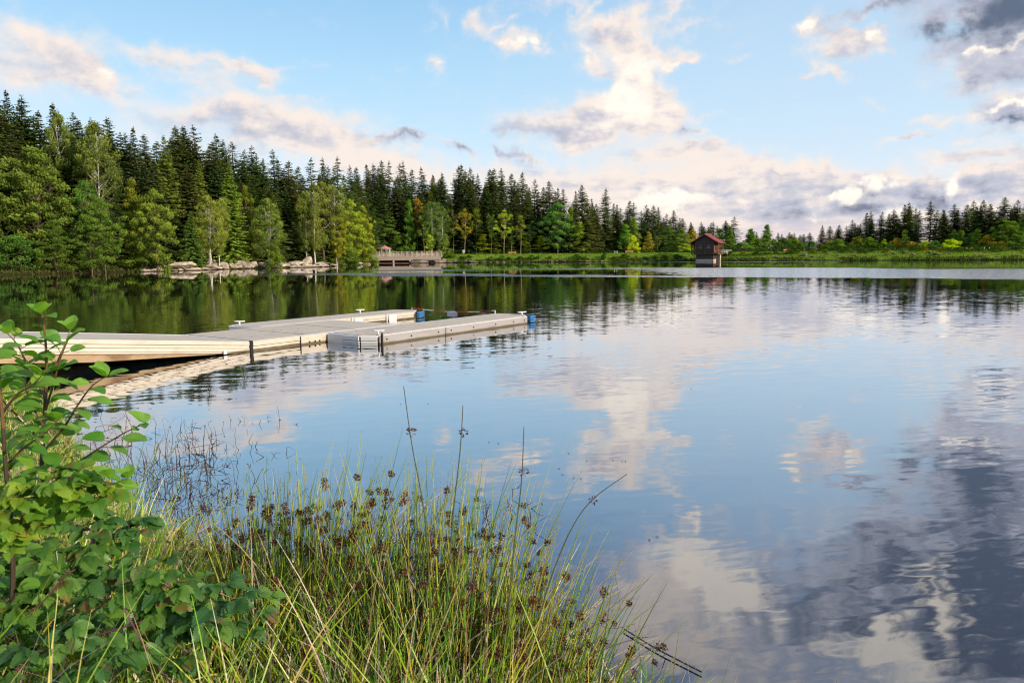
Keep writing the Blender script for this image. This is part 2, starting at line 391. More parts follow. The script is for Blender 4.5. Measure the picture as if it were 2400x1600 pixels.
# how ruffled the water is from place to place
kA = n.math('MULTIPLY_ADD', n.smooth(calm, .38, .62), .042, .020)
farf = n.smooth(Y, 30, 60)
kA = n.math('MULTIPLY', kA, n.math('SUBTRACT', 1.0, n.math('MULTIPLY', farf, .55)))
leftc = n.smooth(n.math('SUBTRACT', Y, n.math('MULTIPLY', X, 1.5)), 34, 60)      # sheltered water under the wooded shore
kA = n.math('MULTIPLY', kA, n.math('SUBTRACT', 1.0, n.math('MULTIPLY', leftc, .62)))
kB = n.math('MULTIPLY', kA, .8)
kS = n.math('MULTIPLY', n.math('SUBTRACT', 1.0, n.smooth(Y, 10, 45)), .014)
kR = n.math('MULTIPLY', n.smooth(Y, 12, 4), .009)
sl_ = n.vmath('SCALE', ripA, None, scale=kA)
sl_ = n.vmath('ADD', sl_, n.vmath('SCALE', ripB, None, scale=kB))
sl_ = n.vmath('ADD', sl_, n.vmath('SCALE', swl, None, scale=kS))
sl_ = n.vmath('ADD', sl_, n.vmath('SCALE', ring, None, scale=kR))
wnd = slope(n.vmath('MULTIPLY', P, (3.0, 6.0, 0)), 1.0, 2, .6, 1.0)
sl_ = n.vmath('ADD', sl_, n.vmath('SCALE', wnd, None, scale=n.math('MULTIPLY', mask, .34)))
ss = n.sep(sl_)
nrm = n.vmath('NORMALIZE', n.xyz(n.math('MULTIPLY', ss[0], .5), ss[1], 1.0))
lw = n.node('ShaderNodeLayerWeight'); lw.inputs[0].default_value = .5
fac = n.math('MULTIPLY_ADD', n.math('POWER', lw.outputs['Facing'], 1.75), .93, .055)
gl = n.node('ShaderNodeBsdfGlossy'); gl.distribution = 'GGX'
gl.inputs['Color'].default_value = rgb(.94, .96, .99)
n.put(gl.inputs['Roughness'], n.math('MULTIPLY_ADD', mask, .15, .010)); n.link(nrm, gl.inputs['Normal'])
df = n.node('ShaderNodeBsdfDiffuse'); df.inputs[0].default_value = rgb(.010, .016, .020)
ms = n.node('ShaderNodeMixShader'); n.put(ms.inputs[0], fac); n.link(df.outputs[0], ms.inputs[1]); n.link(gl.outputs[0], ms.inputs[2])
n.link(ms.outputs[0], out.inputs[0])

b = MB(); b.add([(-260, -40, 0), (260, -40, 0), (260, 300, 0), (-260, 300, 0)], [(0, 1, 2, 3)])
tag(b.obj('water', M_WATER), kind='structure')

# ------------------------------------------------------------------ terrain
LAKE = [(-11, 10.3), (-8.6, 9.5), (-7.0, 9.25), gp(110, 935), gp(170, 1060), gp(310, 1220), gp(520, 1340), gp(800, 1455), gp(1120, 1560), gp(1330, 1650),
        (1.3, 1.7), (3, .5), (8, -6), (40, -14), (95, 40), (140, 110), (150, 150), (121, 171.5), (103.7, 177), (78, 190), (51.3, 203.5), (36, 205.5),
        (12.5, 208.5), (-3, 209.5), (-17, 209), (-21, 207), (-23, 213), (-34, 214), (-37, 203), (-37, 190), (-34.5, 165), (-36, 150), (-36.5, 138), (-44, 126),
        (-47.8, 113), (-52.4, 102), (-60.5, 86), (-66, 70), (-60, 45), (-40, 28), (-22, 18), (-15, 12.6)]
LK = np.array(LAKE)
def lake_sd(x, y):
    """signed distance to the lake's edge, positive on land"""
    x = np.asarray(x, float); y = np.asarray(y, float)
    a = LK; bq = np.roll(LK, -1, 0)
    best = np.full(x.shape, 1e9); ins = np.zeros(x.shape, bool)
    for (x0, y0), (x1, y1) in zip(a, bq):
        dx, dy = x1 - x0, y1 - y0
        t = np.clip(((x - x0) * dx + (y - y0) * dy) / (dx * dx + dy * dy), 0, 1)
        best = np.minimum(best, np.hypot(x - x0 - t * dx, y - y0 - t * dy))
        c = ((y0 > y) != (y1 > y))
        with np.errstate(divide='ignore', invalid='ignore'):
            xi = (x1 - x0) * (y - y0) / (y1 - y0 if y1 != y0 else 1e-9) + x0
        ins ^= c & (x < xi)
    return np.where(ins, -best, best)
def sstep(v, a, b):
    t = np.clip((v - a) / (b - a), 0, 1); return t * t * (3 - 2 * t)
def vnoise(x, y, s, o=0.0):
    return np.array([mnoise.noise((a * s + o, c * s - o, o)) for a, c in zip(np.ravel(x), np.ravel(y))]).reshape(np.shape(x))
def ground_z(x, y, rough=True):
    x = np.atleast_1d(np.asarray(x, float)); y = np.atleast_1d(np.asarray(y, float))
    sd = lake_sd(x, y)
    dam = 2.15 * sstep(sd, .0, 5.0) - 1.0 * sstep(sd, 16, 60)
    left = .45 * sstep(sd, 0, 2.0) + .75 * sstep(sd, 3, 12) + .055 * np.clip(sd - 8, 0, 90)
    nearb = .36 * sstep(sd, 0, 1.3) + .05 * np.clip(sd, 0, 12)
    wl = sstep(-x, 20, 30); wn = sstep(y, 45, 18)
    z = dam * (1 - wl) + left * wl
    z = z * (1 - wn) + nearb * wn
    under = -np.clip(-sd * .35, 0, .9)
    z = np.where(sd < 0, under, z)
    if rough:
        z = z + np.where(sd > .05, vnoise(x, y, .35) * .12 * sstep(sd, 0, 2) + vnoise(x, y, 2.5, 3.1) * .03, 0)
    return z
def gz(x, y): return float(ground_z(x, y)[0])

xs = np.concatenate([-np.geomspace(2500, 130, 14), np.arange(-125, -16, 2.2), np.arange(-16, -8, .6), np.arange(-8, 4, .16), np.arange(4, 16, 1.0), np.arange(16, 150, 2.4), np.geomspace(155, 2500, 14)])
ys = np.concatenate([-np.geomspace(800, 12, 8), np.arange(-10, 0, 1.0), np.arange(0, 10, .18), np.arange(10, 40, 1.2), np.arange(40, 190, 2.2), np.arange(190, 222, .9), np.arange(222, 300, 3.0), np.geomspace(305, 3500, 16)])
gx, gy = np.meshgrid(xs, ys)
gzv = ground_z(gx.ravel(), gy.ravel())
gco = np.stack([gx.ravel(), gy.ravel(), gzv], 1)
nx, ny = len(xs), len(ys)
ii = (np.arange(ny - 1)[:, None] * nx + np.arange(nx - 1)[None, :]).ravel()
me = bpy.data.meshes.new('ground')
me.from_pydata(gco.tolist(), [], np.stack([ii, ii + 1, ii + nx + 1, ii + nx], 1).tolist())
me.polygons.foreach_set('use_smooth', [True] * len(me.polygons))
m, nt, out = newmat('turf_and_soil'); n = N(nt)
P = n.coord('Object'); s3 = n.sep(P)
a1 = n.noise(P, .35, 5, .6); a2 = n.noise(P, 4.0, 5, .7); a3 = n.noise(P, 30.0, 3, .6)
g1 = n.mix(n.smooth(a1, .35, .65), rgb(.11, .24, .022), rgb(.19, .27, .035))
g1 = n.mix(n.smooth(a2, .45, .75), g1, rgb(.19, .19, .07))
soil = n.mix(a3, rgb(.030, .024, .014), rgb(.075, .06, .032))
edge = n.smooth(n.math('ADD', s3[2], n.math('MULTIPLY', n.math('SUBTRACT', a2, .5), .5)), .12, .4)
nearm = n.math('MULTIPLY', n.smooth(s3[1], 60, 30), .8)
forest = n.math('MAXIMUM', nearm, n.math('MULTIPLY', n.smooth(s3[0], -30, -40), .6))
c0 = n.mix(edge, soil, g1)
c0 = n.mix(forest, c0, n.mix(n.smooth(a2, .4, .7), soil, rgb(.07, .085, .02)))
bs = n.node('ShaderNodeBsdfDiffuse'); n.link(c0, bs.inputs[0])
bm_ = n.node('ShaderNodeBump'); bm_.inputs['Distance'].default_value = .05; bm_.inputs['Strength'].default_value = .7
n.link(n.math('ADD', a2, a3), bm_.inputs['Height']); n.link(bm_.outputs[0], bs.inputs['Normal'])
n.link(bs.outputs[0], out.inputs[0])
me.materials.append(m)
tag(mesh_obj('ground', me), kind='structure')
# ------------------------------------------------------------------ foliage and bark materials
def foliage_mat(name, base, alt, transl=.3, gloss=.04):
    """leaf colour = base/alt mixed by a clump tint, shifted a little per tree, times the tree's own colour"""
    m, nt, out = newmat(name); n = N(nt)
    tint = n.sep(n.attr('tint'))
    oi = n.node('ShaderNodeObjectInfo')
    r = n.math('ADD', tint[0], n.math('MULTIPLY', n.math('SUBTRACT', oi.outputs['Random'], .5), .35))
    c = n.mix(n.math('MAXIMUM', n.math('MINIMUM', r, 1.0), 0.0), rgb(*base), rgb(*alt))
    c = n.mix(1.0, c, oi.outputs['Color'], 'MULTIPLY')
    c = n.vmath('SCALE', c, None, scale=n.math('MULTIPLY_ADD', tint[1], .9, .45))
    a = n.node('ShaderNodeBsdfDiffuse'); n.link(c, a.inputs[0])
    b = n.node('ShaderNodeBsdfTranslucent'); n.link(n.mix(1.0, c, rgb(1.25, 1.2, .5), 'MULTIPLY'), b.inputs[0])
    x = n.node('ShaderNodeMixShader'); x.inputs[0].default_value = transl
    n.link(a.outputs[0], x.inputs[1]); n.link(b.outputs[0], x.inputs[2])
    n.link(x.outputs[0], out.inputs[0])
    return m
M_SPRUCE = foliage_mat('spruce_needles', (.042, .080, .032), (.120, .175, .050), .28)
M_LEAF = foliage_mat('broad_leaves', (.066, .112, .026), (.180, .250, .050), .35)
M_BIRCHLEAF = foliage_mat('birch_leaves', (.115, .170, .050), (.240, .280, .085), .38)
def bark_mat(name, c1, c2, scale, stretch=.25, white=False):
    m, nt, out = newmat(name); n = N(nt)
    P = n.coord('Object')
    v = n.noise(n.vmath('MULTIPLY', P, (1, 1, stretch)), scale, 4, .65)
    c = n.mix(n.smooth(v, .35, .65), rgb(*c1), rgb(*c2))
    if white:
        v2 = n.noise(n.vmath('MULTIPLY', P, (1, 1, 6)), 1.3, 3, .7)
        c = n.mix(n.smooth(v2, .56, .66), c, rgb(.05, .045, .04))
    b = n.node('ShaderNodeBsdfDiffuse'); n.link(c, b.inputs[0]); n.link(b.outputs[0], out.inputs[0])
    return m
M_BARK = bark_mat('grey_brown_bark', (.075, .055, .040), (.17, .13, .095), 5)
M_BIRCH = bark_mat('white_birch_bark', (.55, .52, .46), (.80, .77, .70), 3, white=True)
M_PALEBARK = bark_mat('pale_bark', (.20, .17, .12), (.36, .30, .22), 4)

# ------------------------------------------------------------------ tree meshes (seen again and again with other sizes)
def kites(P, D, Wd, L, W, tint):
    """leaf sprays: base points P, directions D, sideways vectors Wd, lengths, widths -> quads"""
    k = len(P)
    v = np.empty((k, 4, 3)); v[:, 0] = P; v[:, 2] = P + D * L[:, None]
    mid = P + D * (L * .45)[:, None]
    v[:, 1] = mid + Wd * (W * .5)[:, None]; v[:, 3] = mid - Wd * (W * .5)[:, None]
    c = np.repeat(tint[:, None, :], 4, 1)
    return v.reshape(-1, 3), c.reshape(-1, 3)
def unit(a):
    return a / np.maximum(np.linalg.norm(a, axis=-1, keepdims=True), 1e-9)
def quads_mesh(name, V, Cc, mat):
    k = len(V) // 4
    me = bpy.data.meshes.new(name)
    me.vertices.add(len(V)); me.vertices.foreach_set('co', V.astype(np.float32).ravel())
    me.loops.add(4 * k); me.loops.foreach_set('vertex_index', np.arange(4 * k, dtype=np.int32))
    me.polygons.add(k); me.polygons.foreach_set('loop_start', np.arange(0, 4 * k, 4, dtype=np.int32))
    me.update(calc_edges=True)
    a = me.color_attributes.new('tint', 'FLOAT_COLOR', 'POINT')
    arr = np.ones((len(V), 4), dtype=np.float32); arr[:, :3] = Cc
    a.data.foreach_set('color', arr.ravel())
    me.materials.append(mat); me.validate()
    return me

def spruce_mesh(seed, h=24.0, r=3.7, bare=.04, ragged=.25, gap=.45, dens=1.0, top=.75):
    """returns (trunk mesh, crown mesh)"""
    R = np.random.default_rng(seed)
    tb = MB()
    lean = R.normal(0, .010, 2)
    zs_ = np.linspace(-.4, h, 14)
    tb.tube([(lean[0] * z + .05 * math.sin(z * .7), lean[1] * z, z) for z in zs_], [max(.02, .22 * (1 - z / h) ** .9 * h / 24 + .015) for z in np.maximum(zs_, 0)], 6)
    Ps, Ds, Ws, Ls, Wi, Ts = [], [], [], [], [], []
    z = bare * h + .3; phase = 0
    while z < h - .25:
        t = z / h
        env = r * min(1.0, ((1 - t) / (1 - .24)) ** (top * .95)) * (.80 + .2 * min(1, (t - bare) / .12 + .1))
        nb = int((8 if t < .8 else 6) * dens)
        phase += R.uniform(.3, 1.2)
        for k in range(nb):
            if R.random() < ragged * .35: continue
            ang = phase + 2 * PI * k / nb + R.normal(0, .22)
            L = max(.18, env * R.uniform(1 - ragged * 1.3, 1.12))
            if R.random() < .05: L *= 1.22
            zb = z + R.normal(0, .12)
            droop = (.34 - .55 * t) + R.normal(0, .06)         # lower boughs hang, upper ones point up
            m = max(3, int(L / (.26 if L > 1.2 else .17)))
            s = (np.arange(m) + R.uniform(.2, .9, m)) / m
            rad = s * L
            zz_ = zb - droop * rad + .10 * L * s ** 3 - .02 * rad ** 2
            ca, sa = math.cos(ang), math.sin(ang)
            px = rad * ca + lean[0] * z; py = rad * sa + lean[1] * z
            base = np.stack([px, py, zz_], 1)
            out = np.array([ca, sa, -droop * .6]); side = np.array([-sa, ca, 0.0])
            wid = (1.02 - s) ** .6 * min(1.0, .32 + L * .16)
            cl = R.uniform(.0, .55) + .35 * s                     # tips are lighter
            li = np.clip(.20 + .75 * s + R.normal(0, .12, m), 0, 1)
            for sg in (-1, 1, 0):
                dv = out[None, :] * (.75 if sg else 1.0) + sg * side[None, :] * R.uniform(.5, 1.0, (m, 1)) + np.array([0, 0, -1.0])[None, :] * R.uniform(.15, .75, (m, 1))
                dv = unit(dv)
                wv = unit(np.cross(dv, np.array([0, 0, 1.0])[None, :]) + R.normal(0, .45, (m, 3)))
                Ps.append(base); Ds.append(dv); Ws.append(wv)
                kf = min(1.0, .34 + L * .36); Ls.append((.34 + .62 * wid) * kf * R.uniform(.7, 1.25, m) * (1 if sg else .8)); Wi.append(R.uniform(.17, .32, m) * (.5 + .5 * kf))
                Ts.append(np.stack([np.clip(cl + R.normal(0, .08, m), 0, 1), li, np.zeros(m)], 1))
        z += gap * R.uniform(.75, 1.25) * (1 if t < .75 else .62)
    # leader
    m = 14; s = R.uniform(0, 1, m)
    Ps.append(np.stack([np.full(m, lean[0] * h), np.full(m, lean[1] * h), h - .9 + s * .95], 1)); a = R.uniform(0, 2 * PI, m)
    Ds.append(unit(np.stack([np.cos(a), np.sin(a), np.full(m, 1.1)], 1))); Ws.append(unit(R.normal(0, 1, (m, 3)))); Ls.append(np.full(m, .34)); Wi.append(np.full(m, .12))
    Ts.append(np.stack([np.full(m, .5), np.full(m, .6), np.zeros(m)], 1))
    V, Cc = kites(*(np.concatenate(q) for q in (Ps, Ds, Ws, Ls, Wi, Ts)))
    return tb.mesh('spruce_trunk', M_BARK), quads_mesh('spruce_crown', V, Cc, M_SPRUCE)

def broad_mesh(seed, h=14.0, r=4.5, base=.12, shape='round', leaf=.30, nclump=80, per=85, flat=.55, fmat=None, bmat=None, airy=0.0, trunks=1, rt=.20, hang=0.0, csize=1.0, lt=1.0):
    R = np.random.default_rng(seed); rr = random.Random(seed)
    tb = MB(); fmat = fmat or M_LEAF; bmat = bmat or M_BARK
    cl = []
    z0 = base * h
    def prof(t):                              # crown half width at relative height t
        if shape == 'round': return max(0.0, 1 - (2 * t - .9) ** 2 * .95) ** .55
        if shape == 'oval': return max(0.0, 1 - (2 * t - .95) ** 2) ** .6
        if shape == 'cone': return max(.05, (1.02 - t)) ** .8 * min(1, .55 + t * 3)
        if shape == 'bush': return max(.0, 1 - t ** 2.2) ** .6
        if shape == 'vase': return max(0.0, (1 - (t - .72) ** 2 / .52)) ** .7
        return 1.0
    # uneven outline: the radius varies with the bearing and the height
    ph = [rr.uniform(0, 6.28) for _ in range(6)]
    def lump(a, t): return 1 + .16 * math.sin(2 * a + ph[0] + 3 * t) + .13 * math.sin(3 * a + ph[1] - 6 * t) + .12 * math.sin(5 * a + ph[2] + 9 * t) + .07 * math.sin(9 * a + ph[3] + 14 * t)
    tr = []
    for q in range(trunks):
        ox, oy = (0, 0) if trunks == 1 else (rr.uniform(-.12, .12) * r * trunks * .6, rr.uniform(-.2, .2) * r)
        lx, ly = rr.uniform(-.05, .05), rr.uniform(-.05, .05)
        pts = []
        for i in range(11):
            t = i / 10; z = -.3 + t * (h * .93 + .3)
            pts.append(Vector((ox + lx * z + .12 * math.sin(z * .5 + ph[4] + q), oy + ly * z + .1 * math.sin(z * .43 + ph[5]), z)))
        tb.tube(pts, [rt * h / 14 * (1 - i / 10.6) ** .8 + .012 for i in range(11)], 7)
        tr.append(pts)
    for k in range(nclump):
        t = rr.random() ** .85 if shape != 'bush' else rr.random() ** 1.1
        a = rr.uniform(0, 2 * PI)
        inn = rr.random() ** .42
        rad = prof(t) * r * inn * lump(a, t)
        z = z0 + t * (h - z0)
        pts = tr[k % trunks]
        tz = max(0.04, min(.97, (z - rad * .55) / h))
        i = min(9, int(tz * 10)); f = tz * 10 - i
        s = pts[i].lerp(pts[i + 1], max(0, min(1, f)))
        e = Vector((rad * math.cos(a) + s.x * .6, rad * math.sin(a) + s.y * .6, z))
        if rad > .12 * r and k % 2 == 0:
            mid = s.lerp(e, .55) + Vector((0, 0, -.06 * rad)) + Vector((rr.uniform(-.1, .1), rr.uniform(-.1, .1), 0)) * rad
            tb.tube([s, mid, e], [(.045 * h / 14 + .012) * lt, (.03 * h / 14 + .008) * lt, .008 * lt], 4, cap=False)
        cl.append((e, inn, t))
    Ps, Ds, Ws, Ls, Wi, Ts = [], [], [], [], [], []
    for e, inn, t in cl:
        m = int(per * rr.uniform(.5, 1.3) * (1 - airy * .4))
        cr = rr.uniform(.55, 1.15) * (r / 4.5) ** .5 * (1 + .2 * (1 - t)) * csize
        q = unit(R.normal(0, 1, (m, 3))) * (R.random((m, 1)) ** .45) * cr
        q[:, 2] *= flat
        if hang: q[:, 2] -= R.random(m) ** 1.5 * hang * cr
        P = q + np.array(e)[None, :]
        nd = unit(q + R.normal(0, .6, (m, 3)) * cr)
        D = unit(np.cross(nd, R.normal(0, 1, (m, 3))) + np.array([0, 0, -.25]))
        W_ = unit(np.cross(nd, D))
        up = np.clip(.5 + q[:, 2] / (cr * flat * 1.6), 0, 1)
        Ps.append(P); Ds.append(D); Ws.append(W_); Ls.append(leaf * R.uniform(.7, 1.4, m)); Wi.append(leaf * R.uniform(.5, .85, m))
        ct = rr.random()
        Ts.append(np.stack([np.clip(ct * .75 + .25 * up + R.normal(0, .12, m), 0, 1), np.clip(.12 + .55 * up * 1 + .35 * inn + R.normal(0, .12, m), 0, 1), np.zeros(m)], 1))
    V, Cc = kites(*(np.concatenate(q) for q in (Ps, Ds, Ws, Ls, Wi, Ts)))
    return tb.mesh('trunk', bmat), quads_mesh('crown', V, Cc, fmat)

PROTO = {}
for i, (h_, r_, b_, rg_, gp_, tp_) in enumerate([(24, 3.6, .03, .25, .42, .78), (24, 3.1, .05, .35, .44, .70), (24, 4.0, .02, .22, .42, .85), (24, 3.4, .22, .4, .5, .72), (24, 3.0, .35, .45, .5, .6), (24, 3.8, .1, .55, .56, .8), (24, 3.3, .04, .3, .4, .95)]):
    PROTO['spruce', i] = (spruce_mesh(100 + i, h_, r_, b_, rg_, gp_, 1.0, tp_), 24.0, 3.6)
PROTO['youngspruce', 0] = (spruce_mesh(130, 12, 2.6, .01, .2, .30, 1.1, .9), 12.0, 2.6)
PROTO['youngspruce', 1] = (spruce_mesh(131, 10, 2.6, .02, .35, .34, .9, .8), 10.0, 2.6)
for i in range(4):
    PROTO['dense', i] = (broad_mesh(200 + i, 14, 4.6, [.10, .13, .08, .12][i], ['round', 'oval', 'cone', 'oval'][i], .30, 120, 110, .5), 14.0, 4.6)
for i in range(3):
    PROTO['birch', i] = (broad_mesh(220 + i, 16, 3.3, .22, ['oval', 'vase', 'oval'][i], .22, 130, 125, .8, M_BIRCHLEAF, M_BIRCH, .2, 1, .12, .9, .85, .5), 16.0, 3.3)
PROTO['birchgroup', 0] = (broad_mesh(230, 16, 3.4, .20, 'oval', .22, 140, 125, .8, M_BIRCHLEAF, M_BIRCH, .2, 3, .095, 1.2, .85, .45), 16.0, 3.4)
for i in range(4):
    PROTO['slim', i] = (broad_mesh(240 + i, 13, 2.3, .40, ['oval', 'vase', 'oval', 'cone'][i], .24, 46, 75, .6, None, M_PALEBARK, .4, 1, .12, 0, .9), 13.0, 2.3)
for i in range(4):
    PROTO['bush', i] = (broad_mesh(260 + i, 5, 3.0, .0, 'bush', .26, 60, 110, .6, None, None, 0, 3, .12), 5.0, 3.0)
for i in range(2):
    PROTO['pine', i] = (broad_mesh(280 + i, 10, 2.8, .08, 'cone', .26, 80, 90, .5, None, None, .2, 1, .14), 10.0, 2.8)
for i in range(2):
    PROTO['layered', i] = (broad_mesh(290 + i, 8, 3.2, .04, 'cone', .26, 42, 95, .16, None, None, .3, 1, .1, 0, 1.35), 8.0, 3.2)

TREES = []      # (root, px, kind) of every tree that stands in the picture
def plant(proto, px, top, D, halfw=None, base=None, name='tree', label=None, cat='tree', group=None, color=(1, 1, 1), rotz=None, bright=1.0, seed=0):
    """a tree whose foot stands on the ground at depth D in direction px and whose tip reaches the picture row 'top'"""
    (tm, cm), h0, r0 = PROTO[proto]
    p = at(px, 605, D); x, y = p.x, p.y
    z = gz(x, y) if base is None else base
    z = max(z, 0.02)
    tip = at(px, top, D).z
    h = max(1.0, tip - z)
    sz = h / h0
    sx = sz if halfw is None else halfw / F * D / r0
    rr = random.Random(int(px * 7 + top * 13 + D * 3 + seed))
    root = thing(name, label, cat, (x, y, z - .05), rr.uniform(0, 2 * PI) if rotz is None else rotz, group)
    for nm, me in (('trunk', tm), ('crown', cm)):
        o = mesh_obj(nm, me, root); o.scale = (sx, sx, sz)
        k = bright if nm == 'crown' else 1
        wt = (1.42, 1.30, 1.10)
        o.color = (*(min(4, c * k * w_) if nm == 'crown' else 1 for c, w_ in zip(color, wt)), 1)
    TREES.append((root, px, name))
    return root

ORD = ['first','second','third','fourth','fifth','sixth','seventh','eighth','ninth','tenth','eleventh','twelfth','thirteenth','fourteenth','fifteenth','sixteenth','seventeenth','eighteenth','nineteenth','twentieth']
def ordinal(i):
    if i < 20: return ORD[i]
    t, u = divmod(i + 1, 10); T = {2: 'twenty', 3: 'thirty', 4: 'forty', 5: 'fifty', 6: 'sixty', 7: 'seventy', 8: 'eighty', 9: 'ninety'}[t]
    return T + '-' + ORD[u - 1] if u else T[:-1] + 'ieth'

def fdepth(px):
    return float(np.interp(px, [-200, 0, 300, 560, 750, 820, 860, 950, 1200, 1400, 1600, 1800, 2000, 2200, 2400, 2600], [98, 108, 126, 144, 160, 190, 226, 236, 240, 238, 250, 262, 245, 222, 210, 205]))
SKY = [(0,190),(25,208),(47,211),(67,222),(110,259),(151,239),(189,267),(213,280),(229,276),(277,274),(307,311),(328,297),(357,313),(378,330),(417,294),(430,302),(452,294),(472,292),(505,332),(531,315),(544,329),(564,332),(578,352),(596,341),(620,361),(655,352),(681,376),(703,389),
 (733,370),(768,370),(794,367),(826,389),(838,391),(868,385),(889,385),(902,376),(914,377),(950,377),(967,396),(994,391),(1023,409),(1045,405),(1073,390),(1083,386),(1096,401),(1110,393),(1147,396),(1156,395),(1181,395),(1197,406),(1223,402),(1238,432),(1252,421),(1276,438),(1289,424),
 (1367,432),(1388,465),(1414,441),(1444,479),(1454,487),(1472,470),(1485,474),(1511,480),(1532,481),(1541,485),(1556,510),(1578,492),(1590,510),(1600,511),(1616,520),(1644,520),(1662,522),(1672,519),(1703,516),(1716,508),(1757,538),(1794,528),(1823,545),(1848,544),(1861,545),(1880,548),(1896,545),
 (1925,527),(1962,527),(1980,529),(1991,515),(2000,522),(2027,498),(2038,494),(2060,496),(2088,491),(2114,479),(2128,474),(2178,471),(2209,492),(2236,478),(2257,479),(2276,470),(2291,468),(2313,477),(2345,462),(2366,488),(2382,468),(2397,477)]
SECT = [(-50, 365, 'on the hillside skyline at the far left'), (365, 715, 'on the skyline above the pale boulders'), (715, 1010, 'on the skyline above the pavilion'),
        (1010, 1340, 'on the skyline over the grassy dam'), (1340, 1650, 'on the skyline just left of the hut'), (1650, 1950, 'in the low skyline right of the hut'), (1950, 2500, 'on the skyline at the far right')]
cnt = {}
R0 = random.Random(5)
for i, (px, top) in enumerate(SKY):
    D = fdepth(px) + R0.uniform(-4, 6)
    if px in (1367, 1414): D -= 12
    hw = None
    hpx = 600 - top
    mul = R0.uniform(1.45, 2.0) if px < 1700 else R0.uniform(1.7, 2.3)
    sec = next(k for k, s in enumerate(SECT) if s[0] <= px < s[1])
    j = cnt.get(sec, 0); cnt[sec] = j + 1
    h_m = hpx / F * D
    hw = (3.1 * mul * (h_m / 24) ** .55) / D * F
    kind = ('spruce', [0, 1, 2, 6, 0, 5, 1, 3][R0.randrange(8)])
    if px in (655, 794, 768, 1485, 1716, 2060): kind = ('spruce', 5)
    if px in (1925, 1962): hw *= .8
    if px in (1367,): kind = ('spruce', 2)
    wm = 1.0 if px < 700 else .92
    plant(kind, px, top, D, hw, name='spruce_tree', label=f"{ordinal(j)} spruce top from the left {SECT[sec][2]}", cat='tree', group='spruces along the skyline',
          color=(R0.uniform(.85, 1.2), R0.uniform(.85, 1.12), R0.uniform(.85, 1.25)), bright=1.0 if px < 700 else .95)
# the lower spruces that fill the wood between and in front of them
def skyline(px): return float(np.interp(px, [s[0] for s in SKY], [s[1] for s in SKY]))
FILLSECT = [(-100, 365, 'behind the leafy trees of the far left shore'), (365, 715, 'behind the birches and pale boulders'), (715, 1010, 'behind the pavilion'), (1010, 1340, 'behind the young trees along the dam'), (1340, 1700, 'around the hut'), (1700, 2600, 'behind the bushes of the right hand dam')]
px = -60
while px < 2440:
    D0 = fdepth(px)
    for row, (dd, lo, hi) in enumerate([(-9, 40, 85), (-3, 16, 50), (5, 6, 30)]):
        if px > 1690 and row == 0: continue
        if 1690 < px < 1960 and row == 1: continue
        if row == 2 and R0.random() < .2: continue
        top = max(skyline(px - 12), skyline(px + 12)) + R0.uniform(lo, hi) * (600 - skyline(px)) / 260
        if top > 572: continue
        s_ = next(q for q in FILLSECT if q[0] <= px < q[1])
        D = D0 + dd + R0.uniform(-3, 3)
        pq = px + R0.uniform(-12, 12)
        h_m = (600 - top) / F * D
        plant(('spruce', R0.choice([0, 1, 2, 3, 6, 5] if px < 1000 else [0, 2, 3, 4, 1, 6])), pq, top, D, (4.4 * (h_m / 22) ** .5 * R0.uniform(.95, 1.3)) / D * F, name='spruce_tree',
              label=f"dark spruce packed among others {s_[2]}", group=f"spruces packed {s_[2]}", color=(R0.uniform(.75, 1.15), R0.uniform(.8, 1.1), R0.uniform(.8, 1.15)), bright=.92)
    px += 30 if px < 1000 else 27

